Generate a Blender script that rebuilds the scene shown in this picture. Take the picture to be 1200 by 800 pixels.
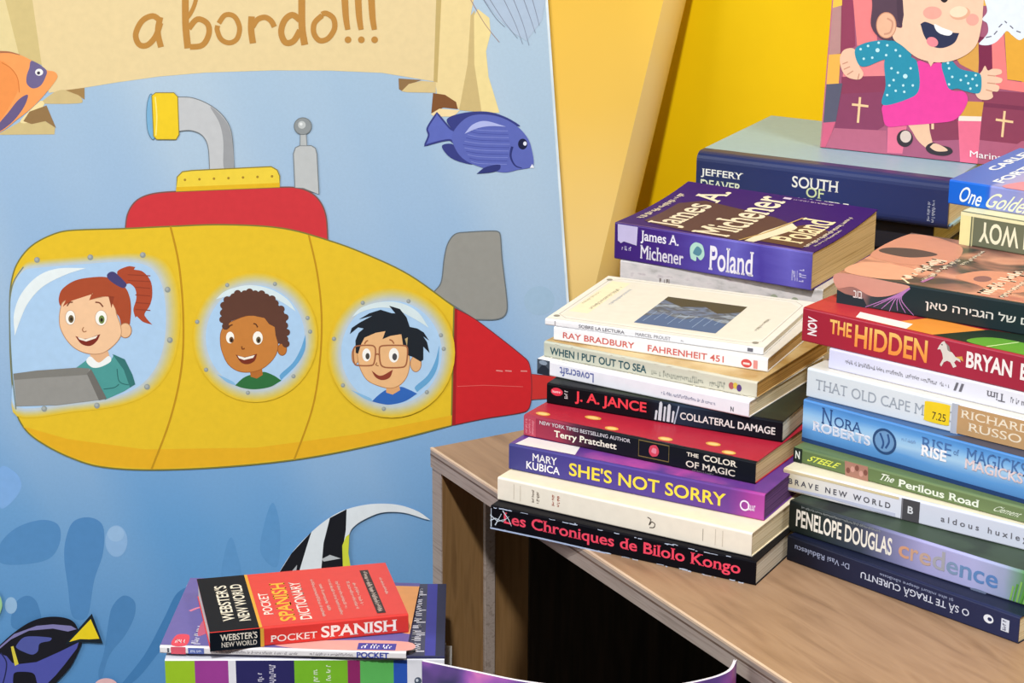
import bpy, math, random
from mathutils import Vector, Matrix, geometry

random.seed(7)
scene = bpy.context.scene
for o in list(bpy.data.objects):
    bpy.data.objects.remove(o)
COL = scene.collection
Z0 = 0.75                      # height of the cabinet top above the floor
R = math.radians

# ------------------------------------------------------------------ camera, sky, lights, exposure
pit, rol, CAMH = R(17.827), R(0.348), 0.6092
fw = Vector((0, math.cos(pit), -math.sin(pit)))
up0 = Vector((0, math.sin(pit), math.cos(pit)))
r0 = Vector((1, 0, 0))
rt = r0 * math.cos(rol) + up0 * math.sin(rol)
up = up0 * math.cos(rol) - r0 * math.sin(rol)
cam_data = bpy.data.cameras.new('camera')
cam = bpy.data.objects.new('camera', cam_data)
COL.objects.link(cam)
m3 = Matrix((rt, up, -fw)).transposed()
cam.matrix_world = Matrix.Translation((0, 0, CAMH + Z0)) @ m3.to_4x4()
cam_data.sensor_width = 36.0
cam_data.lens = 2600.0 / 1200.0 * 36.0
cam_data.clip_start = 0.01
scene.camera = cam

world = bpy.data.worlds.new('room_light')
scene.world = world
world.use_nodes = True
bg = world.node_tree.nodes['Background']
bg.inputs[0].default_value = (0.97, 0.985, 1.0, 1)
bg.inputs[1].default_value = 0.11


def area(name, loc, target, size, energy, color=(1, 1, 1)):
    d = bpy.data.lights.new(name, 'AREA')
    d.shape = 'DISK'
    d.size = size
    d.energy = energy
    d.color = color
    o = bpy.data.objects.new(name, d)
    COL.objects.link(o)
    o.location = loc
    o.rotation_euler = (Vector(target) - Vector(loc)).to_track_quat('-Z', 'Y').to_euler()
    return o


area('ceiling_lamp_light', (-0.16, -0.30, Z0 + 2.07), (0.05, 1.6, Z0), 0.16, 78, (0.98, 0.99, 1.0))
area('left_fill_light', (-2.0, 0.6, Z0 + 1.2), (0.1, 2.0, Z0 + 0.1), 1.3, 27, (0.96, 0.98, 1.0))  # added fill from the left, gives the panel a soft shadow on the wall
area('right_fill_light', (1.15, 0.9, Z0 + 1.7), (0.35, 2.1, Z0 + 0.2), 0.5, 13, (0.98, 0.99, 1.0))  # added fill, brightens the yellow wall towards the right
vs = scene.view_settings
vs.view_transform = 'Standard'
vs.look = 'None'
vs.gamma = 1.0
vs.use_curve_mapping = False
vs.exposure = -0.07


# ------------------------------------------------------------------ helpers
def lin(h):
    h = h.lstrip('#')
    out = []
    for i in (0, 2, 4):
        c = int(h[i:i + 2], 16) / 255.0
        out.append(c / 12.92 if c <= 0.04045 else ((c + 0.055) / 1.055) ** 2.4)
    return (*out, 1.0)


MATS = {}


def nodes_of(name, rough=0.5, spec=0.35, coat=0.0):
    m = bpy.data.materials.new(name)
    m.use_nodes = True
    nt = m.node_tree
    b = nt.nodes['Principled BSDF']
    b.inputs['Roughness'].default_value = rough
    b.inputs['Specular IOR Level'].default_value = spec
    b.inputs['Coat Weight'].default_value = coat
    b.inputs['Coat Roughness'].default_value = 0.15
    return m, nt, b


def ink(hexcol, rough=0.45, spec=0.2):
    """printed colour on paper or board, with a faint paper mottling"""
    key = (hexcol, rough, spec)
    if key in MATS:
        return MATS[key]
    m, nt, b = nodes_of('ink_' + hexcol, rough, spec)
    tc = nt.nodes.new('ShaderNodeTexCoord')
    n = nt.nodes.new('ShaderNodeTexNoise')
    n.inputs['Scale'].default_value = 140
    n.inputs['Detail'].default_value = 3
    nt.links.new(tc.outputs['Object'], n.inputs['Vector'])
    mx = nt.nodes.new('ShaderNodeMix')
    mx.data_type = 'RGBA'
    c = lin(hexcol)
    mx.inputs[6].default_value = tuple(x * 0.93 for x in c[:3]) + (1,)
    mx.inputs[7].default_value = tuple(min(1, x * 1.06) for x in c[:3]) + (1,)
    nt.links.new(n.outputs['Fac'], mx.inputs[0])
    nt.links.new(mx.outputs[2], b.inputs['Base Color'])
    MATS[key] = m
    return m


def ramp_mat(name, stops, axis=0, scale=1.0, noise=0.0, nscale=20.0, rough=0.4, spec=0.25, nvec=(1, 1, 1), coat=0.0):
    """colour ramp printed along one object axis (0..scale metres), wandering with noise"""
    m, nt, b = nodes_of(name, rough, spec, coat)
    tc = nt.nodes.new('ShaderNodeTexCoord')
    sp = nt.nodes.new('ShaderNodeSeparateXYZ')
    nt.links.new(tc.outputs['Object'], sp.inputs[0])
    mm = nt.nodes.new('ShaderNodeMath')
    mm.operation = 'DIVIDE'
    mm.inputs[1].default_value = scale
    nt.links.new(sp.outputs[axis], mm.inputs[0])
    mp = nt.nodes.new('ShaderNodeMapping')
    mp.inputs['Scale'].default_value = nvec
    nt.links.new(tc.outputs['Object'], mp.inputs[0])
    n = nt.nodes.new('ShaderNodeTexNoise')
    n.inputs['Scale'].default_value = nscale
    n.inputs['Detail'].default_value = 4
    nt.links.new(mp.outputs[0], n.inputs['Vector'])
    s = nt.nodes.new('ShaderNodeMath')
    s.operation = 'MULTIPLY_ADD'
    nt.links.new(n.outputs['Fac'], s.inputs[0])
    s.inputs[1].default_value = noise * 2
    a = nt.nodes.new('ShaderNodeMath')
    a.operation = 'SUBTRACT'
    nt.links.new(mm.outputs[0], a.inputs[0])
    a.inputs[1].default_value = noise
    nt.links.new(a.outputs[0], s.inputs[2])
    cr = nt.nodes.new('ShaderNodeValToRGB')
    e = cr.color_ramp.elements
    while len(e) < len(stops):
        e.new(0.5)
    for i, (p, c) in enumerate(stops):
        e[i].position = p
        e[i].color = lin(c)
    nt.links.new(s.outputs[0], cr.inputs[0])
    nt.links.new(cr.outputs[0], b.inputs['Base Color'])
    return m


def noise_mat(name, stops, scale=30.0, vec=(1, 1, 1), rough=0.5, spec=0.3, detail=4, distort=0.0, bump=0.0, coat=0.0):
    m, nt, b = nodes_of(name, rough, spec, coat)
    tc = nt.nodes.new('ShaderNodeTexCoord')
    mp = nt.nodes.new('ShaderNodeMapping')
    mp.inputs['Scale'].default_value = vec
    nt.links.new(tc.outputs['Object'], mp.inputs[0])
    n = nt.nodes.new('ShaderNodeTexNoise')
    n.inputs['Scale'].default_value = scale
    n.inputs['Detail'].default_value = detail
    n.inputs['Distortion'].default_value = distort
    nt.links.new(mp.outputs[0], n.inputs['Vector'])
    cr = nt.nodes.new('ShaderNodeValToRGB')
    e = cr.color_ramp.elements
    while len(e) < len(stops):
        e.new(0.5)
    for i, (p, c) in enumerate(stops):
        e[i].position = p
        e[i].color = lin(c)
    nt.links.new(n.outputs['Fac'], cr.inputs[0])
    nt.links.new(cr.outputs[0], b.inputs['Base Color'])
    if bump:
        bp = nt.nodes.new('ShaderNodeBump')
        bp.inputs['Strength'].default_value = bump
        bp.inputs['Distance'].default_value = 0.001
        nt.links.new(n.outputs['Fac'], bp.inputs['Height'])
        nt.links.new(bp.outputs[0], b.inputs['Normal'])
    return m


def pages(light, dark):
    key = ('pages', light, dark)
    if key not in MATS:
        MATS[key] = noise_mat('paper_edges', [(0.30, dark), (0.5, light), (0.75, light)], 1.0, (9, 9, 1500), 0.85, 0.1, 3)
    return MATS[key]


class MB:
    """collects faces with materials and links them as ONE mesh object"""
    def __init__(self):
        self.v, self.f, self.m, self.mats = [], [], [], []

    def mi(self, mat):
        if mat not in self.mats:
            self.mats.append(mat)
        return self.mats.index(mat)

    def add(self, verts, faces, mat):
        b = len(self.v)
        self.v += [tuple(p) for p in verts]
        i = self.mi(mat)
        for f in faces:
            self.f.append(tuple(b + k for k in f))
            self.m.append(i)

    def box(self, x0, x1, y0, y1, z0, z1, mat, ch=0.0):
        if ch <= 0:
            V = [(x, y, z) for z in (z0, z1) for y in (y0, y1) for x in (x0, x1)]
            F = [(0, 2, 3, 1), (4, 5, 7, 6), (0, 1, 5, 4), (2, 6, 7, 3), (0, 4, 6, 2), (1, 3, 7, 5)]
            self.add(V, F, mat)
            return
        import bmesh
        bm = bmesh.new()
        V = [bm.verts.new((x, y, z)) for z in (z0, z1) for y in (y0, y1) for x in (x0, x1)]
        for f in [(0, 2, 3, 1), (4, 5, 7, 6), (0, 1, 5, 4), (2, 6, 7, 3), (0, 4, 6, 2), (1, 3, 7, 5)]:
            bm.faces.new([V[k] for k in f])
        bmesh.ops.bevel(bm, geom=bm.edges[:], offset=ch, segments=2, affect='EDGES', profile=0.5)
        bm.verts.index_update()
        self.add([v.co.copy() for v in bm.verts], [[v.index for v in f.verts] for f in bm.faces], mat)
        bm.free()

    def grid(self, fn, nu, nv, mat):
        V = [fn(i / nu, j / nv) for j in range(nv + 1) for i in range(nu + 1)]
        F = [(j * (nu + 1) + i, j * (nu + 1) + i + 1, (j + 1) * (nu + 1) + i + 1, (j + 1) * (nu + 1) + i)
             for j in range(nv) for i in range(nu)]
        self.add(V, F, mat)

    def tube(self, p0, p1, r, mat, seg=10):
        p0, p1 = Vector(p0), Vector(p1)
        d = (p1 - p0).normalized()
        a = d.orthogonal().normalized()
        b = d.cross(a)
        V, F = [], []
        for p in (p0, p1):
            for k in range(seg):
                t = 2 * math.pi * k / seg
                V.append(p + (a * math.cos(t) + b * math.sin(t)) * r)
        for k in range(seg):
            F.append((k, (k + 1) % seg, seg + (k + 1) % seg, seg + k))
        F.append(tuple(range(seg))[::-1])
        F.append(tuple(range(seg, 2 * seg)))
        self.add(V, F, mat)

    def build(self, name, parent=None, smooth=False):
        me = bpy.data.meshes.new(name)
        me.from_pydata(self.v, [], self.f)
        for m in self.mats:
            me.materials.append(m)
        me.polygons.foreach_set('material_index', self.m)
        if smooth:
            me.polygons.foreach_set('use_smooth', [True] * len(me.polygons))
        me.update()
        o = bpy.data.objects.new(name, me)
        COL.objects.link(o)
        if parent:
            o.parent = parent
        return o


def thing(name, label, cat, loc, rotz=0.0, group=None):
    o = bpy.data.objects.new(name, None)
    o.empty_display_size = 0.02
    COL.objects.link(o)
    o.location = loc
    o.rotation_euler = (0, 0, rotz)
    o['label'] = label
    o['category'] = cat
    if group:
        o['group'] = group
    return o


def struct(o):
    o['kind'] = 'structure'
    return o


# ---- flat printing: shapes are tessellated and laid on a surface through a mapping (u, v, lift) -> point
GLYPHS = {}


def glyphs(s, weight=0.0, serif=False):
    key = (s, weight, serif)
    if key in GLYPHS:
        return GLYPHS[key]
    cu = bpy.data.curves.new('lettering', 'FONT')
    cu.body = s
    by_hand = 'M' in s                                              # the built-in M folds over when thickened
    cu.offset = 0.0 if by_hand else weight
    cu.resolution_u = 4
    cu.fill_mode = 'FRONT'
    ob = bpy.data.objects.new('lettering', cu)
    COL.objects.link(ob)
    dg = bpy.context.evaluated_depsgraph_get()
    me = bpy.data.meshes.new_from_object(ob.evaluated_get(dg))
    V = [(v.co.x, v.co.y) for v in me.vertices]
    F = [tuple(p.vertices) for p in me.polygons]
    bpy.data.objects.remove(ob)
    bpy.data.curves.remove(cu)
    bpy.data.meshes.remove(me)
    if by_hand and weight > 0.003:
        ed = {}
        for f in F:
            for a, c in zip(f, f[1:] + f[:1]):
                k = (min(a, c), max(a, c))
                ed[k] = ed.get(k, 0) + 1
        thick = []
        for (a, c), n_ in ed.items():
            if n_ != 1:
                continue
            (x0, y0), (x1, y1) = V[a], V[c]
            d = math.hypot(x1 - x0, y1 - y0)
            if d < 1e-6:
                continue
            tx, ty = (x1 - x0) / d * weight, (y1 - y0) / d * weight
            thick.append([(x0 - tx * .7 - ty, y0 - ty * .7 + tx), (x1 + tx * .7 - ty, y1 + ty * .7 + tx),
                          (x1 + tx * .7 + ty, y1 + ty * .7 - tx), (x0 - tx * .7 + ty, y0 - ty * .7 - tx)])
    else:
        thick = []
    if serif and V:
        cnt = {}
        for f in F:
            for a, b in zip(f, f[1:] + f[:1]):
                k = (min(a, b), max(a, b))
                cnt[k] = cnt.get(k, 0) + 1
        th = 0.055
        n0 = len(V)
        ymid = 0.3
        seen = set()
        for (a, b), c in cnt.items():
            if c != 1:
                continue
            (x0, y0), (x1, y1) = V[a], V[b]
            L = abs(x1 - x0)
            if abs(y1 - y0) > 0.004 or L < 0.045 or L > 0.21:
                continue
            if not (abs(y0) < 0.06 or abs(y0 - 0.73) < 0.06 or abs(y0 - 0.55) < 0.04):
                continue
            kk = (round(x0 + x1, 3), round(y0, 2))
            if kk in seen:
                continue
            seen.add(kk)
            xa, xb = min(x0, x1) - 0.05, max(x0, x1) + 0.05
            ya, yb = (y0, y0 + th) if y0 < ymid else (y0 - th, y0)
            k = len(V)
            V += [(xa, ya), (xb, ya), (xb, yb), (xa, yb)]
            F.append((k, k + 1, k + 2, k + 3))
    for quad in thick:
        k = len(V)
        V += quad
        F.append((k, k + 1, k + 2, k + 3))
    if not V:
        GLYPHS[key] = ([], [])
        return GLYPHS[key]
    xs = [p[0] for p in V]
    ys = [p[1] for p in V]
    x0, y0, w, h = min(xs), min(ys), max(xs) - min(xs) or 1, max(ys) - min(ys) or 1
    V = [((x - x0) / w, (y - y0) / h) for x, y in V]
    GLYPHS[key] = (V, F)
    return GLYPHS[key]


def smooth(pts, closed=True, n=6):
    """spline through the points; a point with a third entry is a corner"""
    N = len(pts)
    out = []
    P = [Vector((p[0], p[1])) for p in pts]
    corner = [len(p) > 2 for p in pts]
    rng = range(N) if closed else range(N - 1)
    for i in rng:
        j = (i + 1) % N
        p1, p2 = P[i], P[j]
        p0 = P[i - 1] if (closed or i > 0) else p1
        p3 = P[(j + 1) % N] if (closed or j < N - 1) else p2
        m1 = (p2 - p1) if corner[i] else (p2 - p0) / 2
        m2 = (p2 - p1) if corner[j] else (p3 - p1) / 2
        lim = (p2 - p1).length * 1.2
        if m1.length > lim:
            m1 = m1.normalized() * lim
        if m2.length > lim:
            m2 = m2.normalized() * lim
        for k in range(n):
            t = k / n
            h00, h10 = 2 * t ** 3 - 3 * t * t + 1, t ** 3 - 2 * t * t + t
            h01, h11 = -2 * t ** 3 + 3 * t * t, t ** 3 - t * t
            out.append(p1 * h00 + m1 * h10 + p2 * h01 + m2 * h11)
    if not closed:
        out.append(P[-1])
    return [(p.x, p.y) for p in out]


class Print:
    def __init__(self, mb, fmap, lift=0.00012, step=0.00001, aspect=1.0, maxseg=None):
        self.mb, self.fmap, self.k, self.lift, self.step = mb, fmap, 0, lift, step
        self.aspect = aspect
        self.pre = lambda u, v: (u, v)
        self.flip = False

    def crop(self, ox, oy, sc):
        self.pre = lambda u, v: (ox + u / sc, oy + v / sc)

    def put(self, pts, faces, mat, same=False):
        if not same:
            self.k += 1
        off = self.lift + self.step * self.k
        V = [self.fmap(*self.pre(u, v), off) for u, v in pts]
        F = []
        for f in faces:
            a, b, c = (Vector(V[i]) for i in f[:3])
            F.append(f)
        self.mb.add(V, F, mat if not isinstance(mat, str) else ink(mat))

    def poly(self, pts, mat, sm=False, line=None, lw=2.0, n=6):
        q = smooth(pts, True, n) if sm else [(p[0], p[1]) for p in pts]
        tri = geometry.tessellate_polygon([[Vector((x, y, 0)) for x, y in q]])
        self.put(q, [tuple(t) for t in tri], mat)
        if line:
            self.stroke(q, lw, line, closed=True)

    def rect(self, u0, u1, v0, v1, mat):
        self.put([(u0, v0), (u1, v0), (u1, v1), (u0, v1)], [(0, 1, 2, 3)], mat)

    def ell(self, cx, cy, rx, ry, mat, rot=0.0, n=28, line=None, lw=2):
        c, s = math.cos(R(rot)), math.sin(R(rot))
        P = []
        for k in range(n):
            t = 2 * math.pi * k / n
            x, y = rx * math.cos(t), ry * math.sin(t)
            P.append((cx + x * c - y * s, cy + x * s + y * c))
        self.put(P, [tuple(range(n))], mat)
        if line:
            self.stroke(P, lw, line, closed=True)

    def ring(self, cx, cy, rx, ry, rx2, ry2, mat, n=36):
        P = []
        for a, b in ((rx, ry), (rx2, ry2)):
            for k in range(n):
                t = 2 * math.pi * k / n
                P.append((cx + a * math.cos(t), cy + b * math.sin(t)))
        self.put(P, [(k, (k + 1) % n, n + (k + 1) % n, n + k) for k in range(n)], mat)

    def stroke(self, pts, w, mat, closed=False, sm=False, w2=None, asp=None):
        """ribbon along the points, w -> w2 wide; asp = metres per u over metres per v"""
        q = smooth(pts, closed, 5) if sm else [(p[0], p[1]) for p in pts]
        a = asp or self.aspect
        N = len(q)
        L, Rr = [], []
        for i in range(N):
            p0 = q[i - 1] if (closed or i > 0) else q[i]
            p2 = q[(i + 1) % N] if (closed or i < N - 1) else q[i]
            dx, dy = (p2[0] - p0[0]) * a, p2[1] - p0[1]
            d = math.hypot(dx, dy) or 1
            ww = w if w2 is None else w + (w2 - w) * i / max(1, N - 1)
            nx, ny = -dy / d * ww / 2, dx / d * ww / 2
            L.append((q[i][0] + nx / a, q[i][1] + ny))
            Rr.append((q[i][0] - nx / a, q[i][1] - ny))
        P = L + Rr
        F = [(i, N + i, N + i + 1, i + 1) for i in range(N - 1)]
        if closed:
            F.append((N - 1, 2 * N - 1, N, 0))
        self.put(P, F, mat)

    def text(self, s, u0, u1, v0, v1, mat, rot=0, weight=0.012, serif=False, slant=0.0, skew=0.0):
        """lettering fitted to the box; rot 90: reads along +v with its top towards -u; 180: upside down"""
        V, F = glyphs(s, weight, serif)
        P = []
        for x, y in V:
            x = x + slant * (y - 0.5)
            if rot == 90:
                x, y = 1 - y, x
            elif rot == 180:
                x, y = 1 - x, 1 - y
            elif rot == 270:
                x, y = y, 1 - x
            P.append((u0 + (u1 - u0) * x, v0 + (v1 - v0) * y + skew * x))
        self.put(P, F, mat)

    def scribble(self, u0, u1, v0, v1, mat, rot=0, seed=1, fill=0.62):
        """rows of marks too small to read in the photograph"""
        rd = random.Random(seed)
        P, F = [], []

        def q(a, b, c, d):
            k = len(P)
            P.extend([(a, c), (b, c), (b, d), (a, d)])
            F.append((k, k + 1, k + 2, k + 3))
        horiz = rot in (0, 180)
        A0, A1, B0, B1 = (u0, u1, v0, v1) if horiz else (v0, v1, u0, u1)
        n = max(6, int(abs((A1 - A0) * (self.aspect if horiz else 1 / self.aspect) / (B1 - B0)) * 3.2))
        st = (A1 - A0) / n
        for i in range(n):
            if rd.random() < 0.13:
                continue
            a = A0 + st * i
            hb = B0 + (B1 - B0) * rd.choice((0, 0, .05, .25))
            ht = B1 - (B1 - B0) * rd.choice((0, .3, .3, .35))
            w = st * fill * rd.uniform(.4, .75)
            if horiz:
                q(a, a + w, hb, ht)
                q(a, a + st * .8, ht - (ht - hb) * .3, ht) if rd.random() < .5 else q(a, a + st * .8, hb, hb + (ht - hb) * .3)
            else:
                q(hb, ht, a, a + w)
                q(ht - (ht - hb) * .3, ht, a, a + st * .8) if rd.random() < .5 else q(hb, hb + (ht - hb) * .3, a, a + st * .8)
        self.put(P, F, mat)


# ------------------------------------------------------------------ the room
wall_paint = noise_mat('yellow_wall_paint', [(0.3, 'eec000'), (0.7, 'f6cb00')], 6, rough=0.5, spec=0.25, bump=0.05)
wa = R(-26)
wn = Vector((-math.sin(wa), math.cos(wa)))
we = Vector((math.cos(wa), math.sin(wa)))
wdist = 2.10


def wallpt(a, off=0.0):
    p = wn * (wdist + off) + we * a
    return p.x, p.y


b = MB()
xa, ya = wallpt(-1.6)
xb, yb = wallpt(2.2)
xc, yc = wallpt(2.2, 0.1)
xd, yd = wallpt(-1.6, 0.1)
V = [(xa, ya, 0), (xb, yb, 0), (xc, yc, 0), (xd, yd, 0), (xa, ya, 2.6), (xb, yb, 2.6), (xc, yc, 2.6), (xd, yd, 2.6)]
b.add(V, [(0, 1, 5, 4), (1, 2, 6, 5), (2, 3, 7, 6), (3, 0, 4, 7), (4, 5, 6, 7), (3, 2, 1, 0)], wall_paint)
struct(b.build('wall_back'))
b = MB()
floor_mat = noise_mat('pale_floor_tiles', [(0.35, 'b9b2a6'), (0.65, 'cdc6ba')], 9, rough=0.4)
b.box(-2.6, 2.6, -1.2, 3.4, -0.05, 0, floor_mat)
struct(b.build('floor'))

# ------------------------------------------------------------------ low shelf unit the books stand on
wood_top = noise_mat('walnut_laminate_top', [(0.28, '8a6b50'), (0.45, '9c7b5e'), (0.58, 'a58466'), (0.75, '937154')], 7.0, (1.6, 14, 14), 0.42, 0.35, 6, 0.6)
wood_edge = noise_mat('walnut_edge_band', [(0.3, '85766c'), (0.5, 'a3948a'), (0.7, '93847a')], 14.0, (1.2, 20, 26), 0.5, 0.3, 5, 0.3)
wood_line = noise_mat('walnut_edge_catchlight', [(0.3, 'c9ac90'), (0.7, 'dcc2a8')], 20.0, (1, 10, 10), 0.4)  # paler wood paints the light caught along the front arris
wood_in = noise_mat('walnut_laminate_inside', [(0.3, '6e5030'), (0.5, '86653f'), (0.7, '785833')], 8.0, (20, 20, 1.4), 0.5, 0.3, 6, 0.4)
wood_shade = noise_mat('inside_shade_wood', [(0.35, '1b1612'), (0.65, '2c241c')], 8.0, (18, 18, 1.6), 0.6, 0.2, 5)  # near-black wood, the shade inside the unit put into the colour
groove = noise_mat('edge_groove', [(0.4, '5d4a40'), (0.6, '6f5a4d')], 30.0)
cab = thing('shelf_unit', 'walnut laminate shelf unit carrying the two tall book stacks', 'shelf', (-0.0621, 1.6233, Z0), R(-60.03))
TT = 0.016
b = MB()
b.box(0.0, 1.0, 0.0006, 0.6, -TT, 0, wood_top, 0.0006)
b.box(-0.235, 0.0, 0.345, 0.6, -TT, 0, wood_top, 0.0006)
top_board = b.build('top_board', cab)
b = MB()
b.box(0.0, 1.0, -0.0012, 0.0004, -TT, -0.0016, wood_edge)
b.box(0.0, 1.0, -0.0014, 0.0008, -0.0016, 0.0002, wood_line)
b.box(0.0, 1.0, -0.00135, 0.0, -0.0062, -0.0048, groove)
b.build('edge_band', top_board)
b = MB()
b.box(0.0, 0.016, 0.0008, 0.6, -Z0, -TT, wood_in)
b.box(0.0005, 0.0155, 0.0, 0.001, -Z0, -TT, wood_edge)
b.build('side_panel', cab)
b = MB()
b.box(0.016, 0.0195, 0.037, 0.0465, -Z0 + 0.03, -TT - 0.0005, wood_edge, 0.0006)
b.build('upright_strip', cab)
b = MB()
b.box(0.0161, 0.0185, 0.079, 0.585, -Z0 + 0.03, -TT - 0.0005, wood_shade)  # added dark sheet painting the shadow across the side panel's inner face
b.build('painted_shade_board', cab)
b = MB()
b.box(0.984, 1.0, 0.0008, 0.6, -Z0, -TT, wood_in)
b.build('side_panel', cab)
b = MB()
b.box(-0.235, 0.984, 0.586, 0.599, -Z0, -TT, wood_shade)
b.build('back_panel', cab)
b = MB()
b.box(0.017, 0.983, 0.02, 0.585, -Z0 + 0.06, -Z0 + 0.076, wood_shade)
b.box(0.017, 0.983, 0.03, 0.05, -Z0, -Z0 + 0.06, wood_shade)
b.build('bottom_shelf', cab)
b = MB()
b.box(-0.235, -0.219, 0.346, 0.586, -Z0, -TT, wood_in)
b.box(-0.219, 0.0, 0.346, 0.360, -Z0, -TT, wood_in)
b.build('extension_panel', cab)

# low bench below the frame that carries the small stack
bench = thing('low_bench', 'low dark wooden bench under the small book stack', 'bench', (-0.0621, 1.6233, Z0), R(-60.03))
bm_ = noise_mat('dark_bench_wood', [(0.3, '3a2a20'), (0.7, '553f30')], 10, (1.5, 12, 12))
BZ = -0.1885
b = MB()
b.box(0.0, 0.56, -0.40, -0.02, BZ - 0.02, BZ, bm_, 0.002)
b.build('seat_board', bench)
for ax in (0.03, 0.53):
    for dy in (-0.37, -0.05):
        b = MB()
        b.box(ax - 0.015, ax + 0.015, dy - 0.015, dy + 0.015, -Z0, BZ - 0.02, bm_, 0.002)
        b.build('leg', bench)

# ------------------------------------------------------------------ the blue mural board
LEAN = R(8)
mural = thing('mural_board', 'big blue printed mural board with a yellow submarine carrying three children', 'mural', (0, 2.05, Z0))
mural.rotation_euler = (R(90) - LEAN, 0, 0)        # board plane: local x right, local y up the board, local z towards the room
HM = ((-8.04257990e-04, -4.88491866e-06, 4.84508762e-01),
      (-4.93859653e-06, 8.13095569e-04, -2.75163867e-01),
      (-3.94228540e-07, 6.49061889e-05, -1.0))


def hmap(M, u, v):
    w = M[2][0] * u + M[2][1] * v + M[2][2]
    return (M[0][0] * u + M[0][1] * v + M[0][2]) / w, (M[1][0] * u + M[1][1] * v + M[1][2]) / w


pa, pb = hmap(HM, 642, 0), hmap(HM, 668, 370)
sl = (pa[0] - pb[0]) / (pa[1] - pb[1])
edge_s = lambda t: pb[0] + (t - pb[1]) * sl
TB, TTp = -(Z0 - 0.001) / math.cos(LEAN), 0.72
board_edge = noise_mat('mural_board_edge', [(0.4, 'c9d6de'), (0.6, 'dde6ea')], 20)
b = MB()
q = [(-1.05, TB), (edge_s(TB), TB), (edge_s(TTp), TTp), (-1.05, TTp)]
V = [(x, y, 0) for x, y in q] + [(x, y, -0.012) for x, y in q]
b.add(V, [(0, 1, 2, 3), (7, 6, 5, 4), (0, 4, 5, 1), (1, 5, 6, 2), (2, 6, 7, 3), (3, 7, 4, 0)], board_edge)
b.build('backing_board', mural)


def water_material():
    m, nt, bs = nodes_of('printed_water', 0.42, 0.35)
    tc = nt.nodes.new('ShaderNodeTexCoord')
    sp = nt.nodes.new('ShaderNodeSeparateXYZ')
    nt.links.new(tc.outputs['Object'], sp.inputs[0])

    def math_(op, a, b_, c=None):
        n = nt.nodes.new('ShaderNodeMath')
        n.operation = op
        for i, x in enumerate((a, b_, c)):
            if x is None:
                continue
            if isinstance(x, (int, float)):
                n.inputs[i].default_value = x
            else:
                nt.links.new(x, n.inputs[i])
        return n.outputs[0]
    x, y = sp.outputs[0], sp.outputs[1]
    n1 = nt.nodes.new('ShaderNodeTexNoise')
    n1.inputs['Scale'].default_value = 5
    nt.links.new(tc.outputs['Object'], n1.inputs['Vector'])
    t = math_('MULTIPLY_ADD', y, 1.45, 0.585)                       # 0 at the bottom of the picture, 1 at the top
    t = math_('MULTIPLY_ADD', x, 0.12, t)
    t = math_('MULTIPLY_ADD', n1.outputs['Fac'], 0.10, t)
    cr = nt.nodes.new('ShaderNodeValToRGB')
    e = cr.color_ramp.elements
    st = [(0.0, '4f86ba'), (0.25, '5f95c6'), (0.5, '84a9d0'), (0.75, '98b4d0'), (1.0, 'a2bacd')]
    while len(e) < len(st):
        e.new(.5)
    for i, (p, c) in enumerate(st):
        e[i].position = p
        e[i].color = lin(c)
    nt.links.new(t, cr.inputs[0])
    # slanting rays printed into the water
    d = math_('MULTIPLY_ADD', y, 0.42, x)
    d = math_('MULTIPLY_ADD', n1.outputs['Fac'], 0.015, d)
    w1 = math_('SINE', math_('MULTIPLY', d, 21.0), 0)
    w2 = math_('SINE', math_('MULTIPLY', d, 47.0), 0)
    w = math_('ADD', w1, math_('MULTIPLY', w2, 0.5))
    w = math_('MULTIPLY_ADD', w, 0.55, 0.45)
    nt.nodes[-1].use_clamp = True
    fade = math_('MULTIPLY_ADD', y, 1.5, 0.55)
    nt.nodes[-1].use_clamp = True
    k = math_('MULTIPLY', math_('MULTIPLY', w, fade), 0.75)
    mx = nt.nodes.new('ShaderNodeMix')
    mx.data_type = 'RGBA'
    nt.links.new(k, mx.inputs[0])
    nt.links.new(cr.outputs[0], mx.inputs[6])
    mx.inputs[7].default_value = lin('b2c4d2')
    # canvas weave
    n2 = nt.nodes.new('ShaderNodeTexNoise')
    n2.inputs['Scale'].default_value = 420
    nt.links.new(tc.outputs['Object'], n2.inputs['Vector'])
    hs = nt.nodes.new('ShaderNodeHueSaturation')
    v = math_('MULTIPLY_ADD', n2.outputs['Fac'], 0.10, 0.95)
    nt.links.new(v, hs.inputs['Value'])
    nt.links.new(mx.outputs[2], hs.inputs['Color'])
    nt.links.new(hs.outputs[0], bs.inputs['Base Color'])
    return m


b = MB()
q = [(-1.045, TB + .004), (edge_s(TB + .004) - 0.0025, TB + .004), (edge_s(TTp) - 0.0025, TTp), (-1.045, TTp)]
b.add([(x, y, 0.0004) for x, y in q], [(0, 1, 2, 3)], water_material())
A = Print(b, lambda u, v, o: (*hmap(HM, u, v), 0.0004 + o), lift=0.00005, step=0.00001)


def mixhex(a, c, t):
    A_, C_ = [int(a[i:i + 2], 16) for i in (0, 2, 4)], [int(c[i:i + 2], 16) for i in (0, 2, 4)]
    return ''.join('%02x' % round(p + (q_ - p) * t) for p, q_ in zip(A_, C_))


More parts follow.
